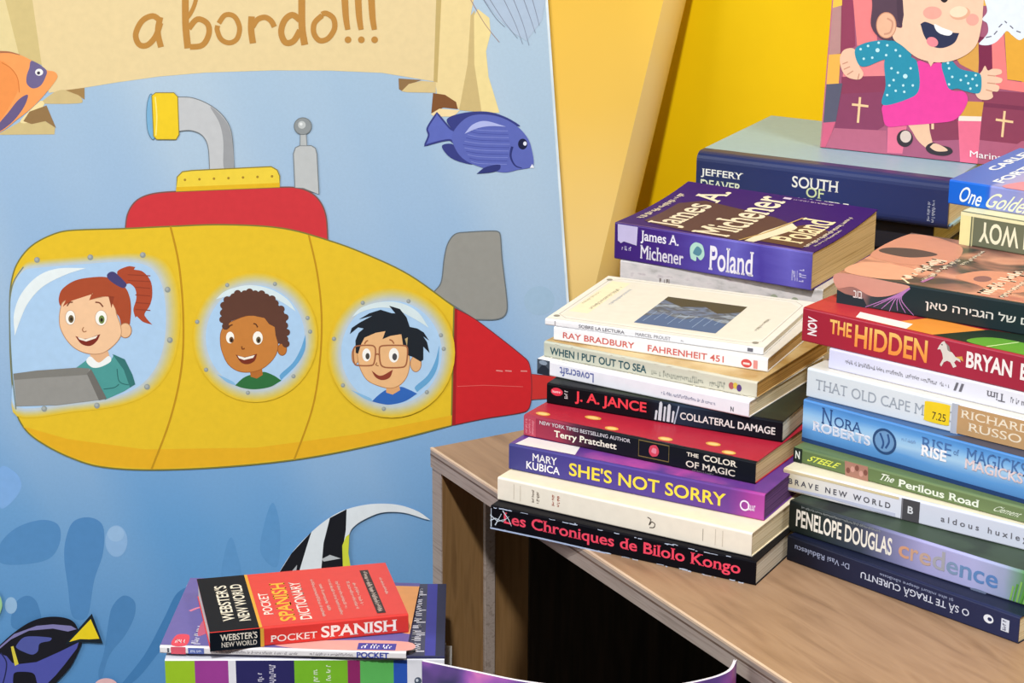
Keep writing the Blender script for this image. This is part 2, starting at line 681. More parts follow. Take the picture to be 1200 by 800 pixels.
# water plants, bubbles
A.crop(0, 540, 3.078)
A.poly([(0, 300), (60, 240), (150, 212), (210, 230), (217, 290), (180, 350), (90, 372), (0, 365)], '5286b8', True)
A.poly([(238, 280), (265, 218), (325, 203), (372, 235), (372, 330), (340, 430), (315, 560), (262, 560), (245, 450), (232, 350)], '4f83b6', True)
A.poly([(45, 600), (55, 515), (98, 485), (135, 512), (145, 600)], '4a7eb0', True)
A.poly([(375, 690), (390, 590), (405, 525), (445, 485), (485, 505), (485, 560), (450, 630), (395, 700), (365, 790), (355, 760)], '4a7eb0', True)
A.poly([(640, 475), (700, 462), (690, 600), (600, 660), (500, 780), (420, 830), (520, 700), (590, 570)], '4077ab', True)
A.poly([(0, 25), (55, 40), (78, 90), (45, 145), (0, 165)], '7ba6d8', True)
A.poly([(800, 420), (818, 300), (835, 275), (850, 310), (870, 420)], '5a8fc0', True)
A.poly([(940, 330), (955, 220), (985, 150), (1010, 240), (1000, 380)], '5a8fc0', True)
A.ell(420, 288, 40, 57, '86abd2')
A.ell(418, 262, 30, 28, '92b4d6')
A.ell(40, 520, 22, 30, '8fb2d2')
A.crop(0, 0, 1)
A.ell(632, 352, 18, 17, '9ab5cc')

# banner
A.crop(0, 0, 4.7077)
A.poly([(-420, -300), (-20, -320), (40, -20), (110, 300), (-30, 295), (-440, 330), (-380, 60)], 'dcc993')
A.poly([(-44, -290), (140, -330), (178, -10), (232, 360), (180, 335), (105, 300)], 'cbb67c')
A.crop(0, 0, 3.75)
A.poly([(112, -380), (140, -20), (180, 260), (185, 290), (215, 408), (290, 398), (372, 385), (520, 361), (700, 336), (900, 319), (1200, 309), (1450, 310), (1680, 320), (1910, 358), (1925, -20), (1940, -380), (1600, -440), (1000, -460), (500, -440)], 'dec795')
A.poly([(185, 445), (245, 402), (295, 396), (350, 420), (358, 452), (190, 455)], 'cab37e', True)
A.poly([(288, 396), (372, 385), (372, 438), (345, 418)], '9d7c4c')
A.poly([(0, 585), (100, 528), (180, 520), (243, 560), (240, 590), (0, 592)], 'c9b47e')
A.poly([(90, 530), (178, 443), (195, 460), (130, 535)], 'e8d49c', True)
A.poly([(103, 532), (130, 490), (205, 463), (247, 562), (200, 532), (140, 545)], '8f7047')
A.crop(320, 0, 3.3333)
A.poly([(670, -330), (800, -330), (785, -10), (772, 60), (762, 250), (727, 428), (700, 405), (640, 365), (634, 320)], 'e2cb92')
A.poly([(648, -330), (673, -330), (658, -10), (642, 322), (627, 318)], 'bda468')
A.poly([(772, 60), (788, 40), (787, 250), (817, 438), (727, 430), (760, 250)], 'c6ae76')
A.poly([(785, 60), (800, 35), (845, 70), (850, 130), (832, 200), (842, 300), (885, 440), (815, 440), (786, 250)], 'e5d091')
A.poly([(490, 306), (580, 312), (530, 330), (505, 356), (492, 348)], '8b6b44')
A.poly([(502, 356), (530, 328), (580, 315), (636, 320), (636, 362), (525, 360)], 'd2ba84')
A.poly([(625, 363), (672, 370), (715, 398), (722, 426), (665, 420), (618, 442)], '7c4f2c')
A.poly([(616, 445), (650, 424), (730, 430), (705, 455), (630, 455)], 'e8d09e')
A.poly([(822, -5), (1065, -5), (1050, 80), (990, 160), (940, 130), (880, 70)], 'a9b9cc')
for p in ([(770, -5), (825, 90), (884, 165)], [(820, -5), (870, 70), (905, 105)], [(845, -5), (900, 80), (955, 150)],
          [(900, -5), (945, 90), (975, 172)], [(938, -5), (975, 90), (1000, 178)], [(978, -5), (1005, 70), (1025, 130)], [(1012, -5), (1030, 60), (1040, 100)]):
    A.stroke(p, 3.2, '7f8798' if p[0][0] > 800 else 'a08278', sm=True, w2=2)
BR = 'b5813b'
A.crop(0, 0, 3.75)
A.stroke([(706, 92), (672, 70), (625, 92), (597, 150), (612, 195), (648, 198), (684, 160), (706, 100)], 25, BR, sm=True)
A.stroke([(705, 75), (694, 140), (708, 207)], 26, BR, sm=True)
A.stroke([(815, -120), (816, 100), (826, 212)], 30, BR, sm=True)
A.stroke([(820, -112), (852, -120), (868, -50), (857, 15), (836, 62), (818, 84)], 18, BR, sm=True)
A.stroke([(830, 125), (868, 84), (912, 104), (918, 150), (890, 198), (835, 206)], 25, BR, sm=True)
A.stroke([(962, 102), (990, 66), (1030, 72), (1053, 120), (1042, 170), (1008, 188), (972, 172), (955, 132), (957, 112)], 22, BR, sm=True)
A.stroke([(1106, 72), (1104, 130), (1112, 190)], 28, BR, sm=True)
A.stroke([(1110, 118), (1132, 86), (1165, 76), (1192, 92), (1206, 118)], 24, BR, sm=True)
A.crop(320, 0, 3.3333)
A.stroke([(105, 78), (75, 58), (45, 80), (32, 125), (48, 165), (80, 160), (106, 118)], 24, BR, sm=True)
A.stroke([(113, -110), (113, 100), (124, 175)], 27, BR, sm=True)
A.stroke([(192, 60), (162, 90), (160, 130), (182, 158), (215, 150), (240, 112), (236, 72), (208, 52), (190, 56)], 21, BR, sm=True)
for x in (282, 334, 386):
    A.stroke([(x - 6, -95), (x + 2, 60), (x + 10, 116)], 29, BR, sm=True, w2=20)
    A.ell(x + 11, 155, 13, 13, BR)

# orange fish
A.crop(0, 0, 4.7077)
A.poly([(-520, 380), (-620, 300), (-600, 560), (-520, 500), (-380, 640), (-200, 720), (-20, 735), (100, 655), (170, 600), (235, 535), (300, 455), (318, 420), (300, 395), (255, 385), (178, 335), (100, 300), (-20, 285), (-220, 270), (-400, 310)], 'f09a58', True)
A.poly([(-20, 285, 1), (100, 300), (178, 335), (255, 385), (300, 395), (318, 420), (300, 455), (235, 535), (170, 600), (100, 655), (-20, 735, 1)], 'f09a58', True)
A.poly([(-20, 330, 1), (30, 345), (85, 410), (105, 480), (70, 560), (20, 640), (-20, 690, 1)], 'e88f4c', True)
A.stroke([(-20, 287), (50, 288), (110, 302)], 14, 'a86a48', sm=True, w2=4)
A.stroke([(10, 345), (60, 375), (98, 430), (108, 510)], 5, 'cf7638', sm=True)
A.poly([(178, 335), (256, 385), (252, 425), (225, 472), (182, 487), (150, 462), (148, 420), (163, 375)], '6c6188', True)
A.ell(217, 398, 22, 19, 'e9e5e2')
A.ell(214, 402, 9, 9, '3a3344')
A.poly([(155, 523), (133, 590), (70, 672), (-10, 728), (-10, 690), (45, 622), (105, 548)], '66587f', True)

# blue surgeonfish
A.crop(320, 0, 3.3333)
A.poly([(660, 568), (700, 562), (722, 592), (780, 640), (720, 628), (680, 604)], '353b7c', True)
A.poly([(678, 468), (735, 442), (830, 435), (905, 455), (965, 492), (900, 480), (800, 470), (745, 492), (718, 518)], '353b7c', True)
A.poly([(712, 516), (690, 500), (640, 440, 1), (603, 500), (608, 528), (592, 568, 1), (650, 552), (690, 546), (708, 556)], '5a66b2', True, '353b7c', 7)
A.poly([(700, 525), (745, 467), (800, 447), (880, 455), (950, 490), (995, 540), (1012, 590), (1018, 640), (1000, 655), (960, 662), (900, 673), (820, 655), (750, 625), (712, 580)], '5964ae', True)
for k in range(11):
    y = 505 + k * 13
    A.stroke([(742 + abs(k - 5) * 6, y - 6), (800, y + 2), (860, y + 5), (925 - abs(k - 4) * 2, y + 6)], 2.6, '454e98' if k % 2 else '7882c4', sm=True)
A.poly([(748, 522, 1), (780, 486), (830, 472), (910, 494, 1), (850, 492), (800, 500)], 'a9b0de', True)
A.poly([(795, 678, 1), (830, 652), (884, 642), (884, 662), (850, 673)], '2f3672', True)
A.stroke([(934, 572), (928, 610), (945, 645), (972, 656)], 10, '2c3370', sm=True, w2=3)
A.ell(975, 562, 18, 21, '171b3c')
A.ell(984, 560, 7, 8, 'dfe2ee')
A.poly([(1003, 655), (1012, 640), (1020, 655)], 'e8e8ee')

# submarine
A.crop(480, 240, 2.859)
A.poly([(80, 293, 1), (106, 258), (116, 180), (128, 130), (152, 98), (190, 91), (285, 87), (303, 97), (310, 180), (327, 330), (320, 368), (288, 383), (220, 383, 1)], '918f88', True, '646c70', 4)
A.poly([(400, 565), (495, 574), (495, 645), (400, 652)], 'c4312f', False, '7c3a3a', 3)
A.poly([(148, 343, 1), (225, 386), (390, 515), (404, 545), (409, 600), (405, 665), (385, 692), (250, 715), (136, 739, 1)], 'c8242a', True, '7a2c30', 3)
A.poly([(148, 343), (160, 351), (154, 735), (136, 739)], '9e2024')
for x in (290, 320, 372):
    A.stroke([(x, 548 + x * .02), (x + 22, 556)], 4, 'd88a84')
A.stroke([(160, 607), (250, 603), (380, 608)], 2, 'd8605c')
A.crop(0, 0, 1)
A.poly([(147, 269, 1), (150, 250), (160, 235), (178, 227), (208, 224), (335, 219), (357, 222), (373, 233), (382, 252), (384.5, 284, 1), (330, 272), (260, 268), (200, 270, 1)], 'c9343a', True, '7a5048', 1.6)
HULL = [(12, 348), (15, 324), (22, 306), (36, 289), (56, 277), (80, 270), (146, 267.5), (200, 265), (262, 263), (330, 267), (384, 281), (430, 298), (480, 322), (532, 359, 1), (529, 498, 1), (450, 518), (360, 536), (270, 546), (180, 550), (120, 546.5), (84, 536), (51, 519.5), (30, 502.6), (18.5, 479), (13.5, 432), (12, 390)]
A.poly(HULL, 'dfb929', True, '7a7434', 1.7)
A.poly([(27, 499), (80, 514), (170, 526), (300, 524), (420, 508), (529.5, 486), (529, 497), (450, 517), (360, 535), (270, 545), (180, 549), (120, 545.5), (84, 535), (51, 518.5)], 'dfaa22')
A.stroke([(200, 265), (210, 310), (215, 370), (213, 430), (200, 490), (178, 549)], 2.4, 'b8891a', sm=True)
A.stroke([(362, 275), (372, 320), (377, 369), (375, 424), (366, 479), (345, 538)], 2.2, 'b8891a', sm=True)
# periscope, hatch, aerial
A.crop(0, 0, 3.75)
A.poly([(772, 425, 1), (850, 430), (930, 465), (990, 520), (1020, 590), (1030, 745, 1), (922, 745, 1), (915, 645), (890, 595), (840, 573), (775, 577, 1)], 'bcbdbe', True, '747a7e', 4)
A.poly([(925, 468), (985, 520), (1017, 590), (1028, 740), (985, 740), (982, 620), (965, 540)], '97989a', True)
A.poly([(668, 414), (650, 445), (645, 510), (652, 580), (678, 610), (690, 510)], '77a8ca', True, '54758a', 3)
A.poly([(668, 420), (685, 407), (765, 407), (782, 425), (788, 590), (775, 612), (690, 612), (676, 598), (672, 510)], 'e6c324', False, '8a7a34', 4)
A.stroke([(683, 425), (690, 510), (686, 595)], 6, 'f0dc78', sm=True)
A.crop(0, 0, 1)
A.poly([(206.5, 224), (208, 207), (214, 201), (225, 199.5), (318, 195), (325, 199), (328, 206), (328, 219)], 'e6c83e', False, '8a7a34', 1.4)
A.poly([(207, 219), (328, 214), (328, 219), (206.5, 224)], 'dcae20')
for k in range(7):
    A.ell(217 + k * 17, 210.5 - k * .7, 1.5, 1.5, 'a3812a')
A.crop(320, 0, 3.3333)
A.poly([(86, 732), (80, 600), (88, 576), (105, 568), (150, 568), (166, 578), (172, 600), (180, 758), (120, 735)], 'b7b9b8', False, '757b7e', 4)
A.poly([(107, 520), (130, 520), (133, 568), (106, 568)], 'b0b3b2', False, '757b7e', 3)
A.ell(117, 492, 34, 33, '8a8f90', line='6a7072', lw=3)
A.ell(113, 487, 15, 15, 'b9bdbc')
A.ell(110, 484, 6, 6, 'dadddc')

# windows with soft printed glow
GL, YE = 'b9c3c8', 'dfb929'


def rivets(pts, r):
    for x, y in pts:
        A.ell(x, y, r, r, '8d938f')
        A.ell(x - r * .2, y - r * .2, r * .55, r * .55, 'a4a9a6')


A.crop(0, 290, 2.963)
WIN = [(37, 300), (36, 200), (50, 120), (85, 68), (130, 56), (300, 42), (460, 34), (540, 55), (582, 120), (596, 220), (590, 330), (560, 420), (500, 490), (400, 532), (250, 553), (60, 567), (46, 450)]
WINs = smooth(WIN, True, 5)
for k in range(9):
    t = k / 8
    sc = 1.055 - 0.085 * t
    A.poly([(40 + (x - 40) * (sc if x > 60 else 1), 300 + (y - 300) * (sc + .01 * (1 - t))) for x, y in WINs], mixhex(YE, GL, min(1, .03 + t)))
A.poly([(40 + (x - 40) * .965, 300 + (y - 300) * .945) for x, y in WINs], 'a9c7e4')
A.stroke([(37.5, 330), (35.5, 190), (48, 120), (83, 66)], 4, '6f7c74', sm=True)
A.stroke([(37.5, 330), (45, 450), (57, 560)], 4, '6f7c74', sm=True)
rivets([(130, 42), (315, 33), (497, 25), (583, 145), (591, 320), (512, 482), (338, 547), (155, 558)], 10)
A.poly([(53, 305, 1), (50, 230), (75, 160), (130, 100), (200, 72), (300, 70, 1), (225, 95), (150, 135), (100, 190), (72, 250)], 'e0e7e7', True)
# girl at the controls
A.crop(60, 300, 4.444)
A.poly([(345, 82), (400, 52), (440, 55, 1), (432, 68, 1), (480, 80), (520, 130), (528, 200), (515, 255), (488, 298), (500, 325), (528, 355, 1), (480, 340), (448, 312), (440, 318, 1), (430, 275), (445, 220), (440, 170), (412, 142), (380, 142)], 'a9472c', True)
for y in (95, 125, 160, 200, 240, 275):
    A.stroke([(440 if y > 140 else 400, y), (518, y + 6)], 5, '8f3b26')
A.poly([(60, 270, 1), (46, 250), (42, 215), (60, 170), (120, 128), (200, 110), (300, 110), (380, 155), (410, 210), (418, 280), (412, 352, 1), (368, 362, 1), (345, 300), (200, 200)], 'a64a2c', True)
A.poly([(293, 95), (312, 80), (335, 84), (392, 140), (390, 158), (372, 164), (330, 142), (298, 116)], '47406e', True)
A.poly([(205, 505), (296, 485), (308, 530), (255, 560), (205, 545)], 'dfae84')
A.poly([(128, 582), (190, 537), (215, 570), (262, 570), (312, 542), (330, 510), (382, 535), (425, 620), (440, 665), (380, 702), (282, 746), (255, 690), (232, 640), (190, 590)], '4c9590')
A.poly([(320, 508), (385, 535), (425, 615), (440, 665), (412, 682), (380, 590)], '35706e')
A.stroke([(345, 585), (352, 640), (370, 660), (405, 668)], 5, '2f6664', sm=True)
A.stroke([(275, 690), (330, 682), (355, 665)], 5, '2f6664', sm=True)
A.poly([(185, 545), (207, 520), (250, 552), (300, 518), (313, 545), (262, 574), (215, 577)], 'e9ebe8', True)
A.ell(388, 385, 32, 38, 'e6b88c', line='a87450', lw=4)
A.poly([(50, 275), (62, 240), (95, 222), (150, 205), (215, 190), (205, 225, 1), (250, 215), (300, 208), (330, 240), (342, 300), (362, 355), (365, 410), (330, 460), (270, 502), (200, 506), (130, 480), (80, 430), (50, 370), (45, 320)], 'ecc097', True, 'b98a66', 4)
A.poly([(62, 262), (80, 225), (150, 195), (218, 182), (200, 228), (262, 208), (345, 212), (345, 290), (300, 205), (215, 196), (110, 230)], 'a64a2c')
A.poly([(300, 207), (330, 212), (316, 268)], '8f3e28')
A.ell(102, 318, 26, 38, 'f3efe6', line='c9a080', lw=3)
A.ell(262, 320, 31, 40, 'f3efe6', line='c9a080', lw=3)
A.ell(106, 325, 14, 20, '6b5a3c')
A.ell(265, 328, 15, 22, '6f8448')
A.ell(107, 326, 6, 9, '2a2420')
A.ell(265, 330, 7, 10, '2a2420')
A.stroke([(85, 258), (98, 240), (115, 238)], 7, '7c4530', sm=True)
A.stroke([(232, 238), (255, 242), (272, 262)], 7, '7c4530', sm=True)
A.stroke([(172, 368), (165, 380), (172, 392), (186, 388)], 5, 'a56c48', sm=True)
A.poly([(128, 414, 1), (180, 428), (258, 404, 1), (240, 440), (205, 465), (160, 455)], '7c2c20', True)
A.poly([(140, 420), (180, 431), (245, 411), (235, 425), (185, 442), (150, 432)], 'eee4d4')
A.crop(0, 290, 2.963)
A.poly([(48, 436), (130, 425), (270, 415), (312, 418), (368, 524), (200, 545), (58, 549)], '918f8a')
A.poly([(48, 436), (130, 425), (270, 415), (312, 418), (305, 440), (150, 450), (50, 458)], '7c7a74')
A.poly([(303, 436), (318, 420), (372, 522), (345, 528)], '6d6a65')


def porthole(cx, cy, rx, ry):
    for k in range(10):
        t = k / 9
        A.ell(cx, cy, rx * (1.26 - .22 * t), ry * (1.25 - .21 * t), mixhex(YE, GL, min(1, .03 + t)), n=40)
    A.ell(cx, cy, rx, ry, 'a9c8e5', n=44)


# boy with brown curls
A.crop(0, 0, 1)
porthole(299.5, 394.5, 58, 61)
A.crop(220, 300, 3.6375)
rivets([(170, 122), (373, 117), (512, 262), (523, 320), (452, 510), (258, 580), (80, 482), (42, 278)], 9)
A.crop(240, 330, 5.714)
A.poly([(75, 115, 1), (150, 55), (300, 20), (450, 50), (560, 120), (612, 197, 1), (520, 135), (400, 80), (300, 62), (170, 90)], 'd2e0e2', True)
A.poly([(676, 350, 1), (672, 450), (622, 545), (512, 655, 1), (505, 620), (590, 540), (642, 450)], '649fca', True)
A.poly([(85, 615, 1), (150, 668), (210, 690, 1), (195, 668), (140, 640)], '84b3d6', True)
A.poly([(205, 690, 1), (260, 640), (320, 618), (350, 640), (390, 600), (460, 622), (515, 658, 1), (440, 700), (340, 716), (260, 708)], '2f6b3b', True)
A.poly([(305, 600), (385, 575), (390, 620), (350, 645), (310, 632)], 'b0692f')
A.ell(520, 450, 30, 40, 'b8702f', line='8a4c20', lw=4)
A.poly([(112, 330), (150, 280), (300, 222), (420, 238), (472, 300), (492, 420), (470, 500), (400, 570), (320, 600), (230, 596), (160, 550), (120, 470), (106, 400)], 'c27c3a', True, '96582a', 4)
HAIR = []
hp = [(130, 295), (112, 250), (116, 205), (118, 155), (140, 108), (185, 88), (222, 66), (270, 68), (302, 56), (340, 68), (382, 68), (412, 90), (452, 102), (482, 142), (522, 180), (548, 235), (545, 290), (558, 335), (546, 380), (555, 412)]
A.poly([(p[0], p[1]) for p in hp] + [(530, 415), (492, 410), (476, 355), (470, 300), (432, 280), (402, 240), (330, 225), (280, 225), (230, 240), (180, 260), (150, 295)], '5d3b2f')
for x, y in hp:
    A.ell(x + (12 if x < 200 else -10 if x > 480 else 0), y + (10 if y < 110 else 0), 25, 24, '5d3b2f', n=14)
A.ell(172, 370, 27, 39, 'f4efe4')
A.ell(357, 373, 33, 44, 'f4efe4')
A.ell(181, 385, 15, 20, '6b4a30')
A.ell(362, 386, 16, 22, '6b5a40')
A.ell(182, 388, 7, 10, '241c18')
A.ell(363, 390, 7, 11, '241c18')
A.stroke([(160, 305), (172, 290), (188, 284)], 8, '5c3420', sm=True)
A.stroke([(328, 276), (345, 282), (356, 302)], 8, '5c3420', sm=True)
A.stroke([(250, 428), (253, 446), (270, 442)], 8, '7c451f', sm=True)
A.poly([(210, 484, 1), (270, 500), (352, 478, 1), (335, 525), (290, 547), (245, 535)], '76301f', True)
A.poly([(222, 491), (270, 504), (338, 487), (325, 506), (265, 520), (232, 508)], 'f0e8da')

# boy with black hair and glasses
A.crop(0, 0, 1)
porthole(459, 412.5, 59, 61)
A.crop(220, 300, 3.6375)
rivets([(747, 197), (942, 190), (1080, 335), (1092, 393), (1020, 577), (837, 648), (663, 548), (625, 350)], 9)
A.crop(390, 340, 5.3357)
A.poly([(120, 165, 1), (180, 105), (300, 70), (420, 75), (530, 130), (602, 232, 1), (520, 180), (400, 120), (300, 105), (200, 125)], 'd0dee0', True)
A.poly([(667, 340, 1), (656, 470), (610, 560), (528, 632, 1), (515, 600), (592, 530), (640, 440)], '649fca', True)
A.poly([(115, 618, 1), (190, 668), (246, 692, 1), (240, 672), (180, 645)], '84b3d6', True)
A.poly([(246, 690, 1), (290, 648), (340, 618), (375, 645), (420, 600), (480, 618), (528, 642, 1), (450, 690), (360, 710), (300, 704)], '3163b0', True)
A.poly([(335, 600), (415, 578), (422, 620), (375, 648), (335, 635)], 'd8a06c')
A.ell(142, 405, 22, 52, 'deaa76', line='a8744a', lw=4)
A.ell(520, 455, 34, 50, 'deaa76', line='a8744a', lw=4)
A.poly([(155, 400), (165, 330), (240, 262), (330, 250), (430, 275), (462, 350), (482, 430), (470, 520), (430, 580), (370, 607), (300, 597), (220, 560), (175, 490)], 'e4b27e', True, 'b07a4c', 4)
A.poly([(145, 388), (143, 310), (163, 262), (195, 235), (160, 228), (108, 270), (120, 232), (170, 198), (250, 155), (165, 178), (230, 140), (300, 118), (370, 140), (392, 140), (353, 93), (420, 113), (462, 165), (482, 225), (530, 235), (570, 260), (602, 310), (566, 284), (590, 320), (606, 388), (567, 348), (567, 430), (550, 442), (500, 412), (470, 402), (465, 345), (440, 338), (430, 270), (360, 282), (312, 302), (330, 252), (270, 262), (200, 292), (178, 335), (160, 392)], '1d2229')
A.poly([(452, 300), (470, 290), (465, 345)], 'b8a070')
A.ell(212, 400, 26, 40, 'f2efe8')
A.ell(383, 402, 31, 45, 'f2efe8')
A.ell(219, 408, 13, 20, '4a4640')
A.ell(388, 412, 15, 22, '4c4a4c')
A.stroke([(200, 332), (210, 316), (222, 310)], 8, 'a0603c', sm=True)
A.stroke([(355, 304), (372, 312), (384, 330)], 8, 'a0603c', sm=True)
for g in ([(130, 372), (150, 345), (245, 341), (268, 362), (262, 440), (245, 465), (150, 464), (133, 440)],
          [(293, 358), (318, 342), (448, 342), (468, 360), (462, 450), (440, 476), (332, 478), (300, 455)]):
    A.stroke(g, 9, '9c6040', closed=True, sm=True)
A.stroke([(265, 402), (280, 394), (297, 404)], 9, '9c6040', sm=True)
A.stroke([(278, 448), (270, 462), (288, 468)], 6, '9c6840', sm=True)
A.poly([(244, 498, 1), (300, 530), (377, 492, 1), (358, 540), (312, 557), (270, 540)], '8a3c2c', True)

# striped fish with a trailing fin, dark blue fish, ball
A.crop(180, 560, 3.3333)
A.poly([(470, 400, 1), (540, 290), (620, 205), (690, 150), (755, 118), (850, 98), (950, 100), (1030, 125), (1082, 160, 1), (1060, 156), (980, 132), (900, 130), (840, 150), (790, 180), (766, 215), (760, 290), (778, 400, 1)], 'd8dee2', True)
A.poly([(470, 400), (540, 290), (618, 206), (600, 262), (558, 400)], '16171e')
A.poly([(690, 152), (755, 118), (752, 200), (740, 270), (742, 400), (652, 400), (665, 250)], '16171e')
A.poly([(752, 225), (766, 215), (762, 290), (780, 400), (742, 400), (738, 260)], 'cdd23e')
A.poly([(658, 312), (690, 296), (732, 310), (665, 322)], 'b5b9bc')
A.poly([(520, 385), (545, 355), (562, 335), (553, 400)], 'a8abae')
A.crop(0, 660, 5.714)
A.poly([(-20, 180), (12, 225), (18, 290), (-20, 370)], '93c08c', True)
A.poly([(-20, 555, 1), (-150, 660), (-240, 800), (-200, 960), (-20, 1040), (200, 980), (340, 820, 1)], '4b509f', True)
A.ell(-130, 790, 34, 40, '15151e')
A.ell(-122, 780, 12, 14, 'dfe2ee')
A.poly([(-20, 560, 1), (90, 462), (200, 388), (300, 354), (400, 350), (478, 370), (520, 415), (552, 512), (538, 565), (480, 680), (400, 770), (330, 830), (-20, 830, 1)], '15151e', True)
A.poly([(-10, 560), (100, 465), (250, 410), (360, 400), (480, 410), (518, 432), (460, 448), (360, 428), (200, 442), (80, 500), (-10, 575)], '7b77a8')
A.poly([(115, 668), (250, 652), (400, 585), (532, 520), (520, 560), (440, 665), (378, 740), (318, 800), (260, 830), (-20, 830), (-20, 590), (50, 612), (85, 655)], '4b509f')
A.poly([(113, 545), (160, 490), (230, 480), (348, 490), (340, 510), (272, 528), (258, 580), (220, 602), (160, 582), (122, 562)], '4d5599', True)
A.poly([(78, 550), (95, 545), (130, 665), (105, 678)], 'd0c144')
A.poly([(95, 740), (120, 718), (222, 724), (248, 770), (245, 830), (110, 830)], '12121c', True)
A.stroke([(10, 590), (48, 650), (42, 730), (15, 830)], 9, '23264e', sm=True)
A.poly([(440, 532), (620, 328), (694, 528), (600, 520), (530, 520)], '14202a')
A.poly([(468, 517), (612, 365), (670, 496), (600, 500), (540, 498)], 'e3c820')
A.ell(715, 812, 78, 52, 'dab0b2')
b.build('printed_sheet', mural)
b = MB()
b.box(-0.75, -0.65, 0.35, 0.55, -0.016, -0.012, board_edge)
b.tube((-0.7, TB + 0.035, -0.10), (-0.7, 0.5, -0.018), 0.008, board_edge)
b.build('rear_strut', mural)

# ------------------------------------------------------------------ glossy yellow board leaning between mural and wall
yb_face = ramp_mat('glossy_yellow_panel', [(0.0, 'ffdc8e'), (0.4, 'fdd060'), (1.0, 'fbc83c')], 1, 0.4, 0.12, 4, 0.28, 0.5, coat=0.3)
yb_edge = noise_mat('beige_panel_edge', [(0.3, 'e6bd62'), (0.7, 'dcbf86')], 6, rough=0.3, spec=0.5)  # two mottled beige tones for the rounded edge
panel = thing('yellow_panel', 'glossy yellow panel leaning behind the blue mural board', 'panel', (0, 2.15, Z0))
panel.rotation_euler = (R(90) - LEAN, 0, 0)
es = lambda t: 0.0885 + (t - 0.0) * 0.2237
b = MB()
pb_, pt_ = TB, 0.36
q = [(-0.3, pb_), (es(pb_), pb_), (es(pt_), pt_), (-0.3, pt_)]
b.add([(x, y, 0) for x, y in q], [(0, 1, 2, 3)], yb_face)
qb = [(-0.3, pb_), (es(pb_) + .024, pb_), (es(pt_) + .024, pt_), (-0.3, pt_)]
b.add([(x, y, 0) for x, y in q] + [(x, y, -0.02) for x, y in qb], [(7, 6, 5, 4), (0, 4, 5, 1), (2, 6, 7, 3), (3, 7, 4, 0)], yb_face)
b.build('panel_face', panel)
b = MB()
t0, t1 = pb_, pt_
N = 5
pr = [(0, 0), (.008, -.0015), (.016, -.006), (.022, -.013), (.024, -.02)]
V = [(es(t) + dx, t, dz) for t in (t0, t1) for dx, dz in pr]
b.add(V, [(i, i + 1, N + i + 1, N + i) for i in range(N - 1)], yb_edge)
b.build('rounded_edge', panel, True)


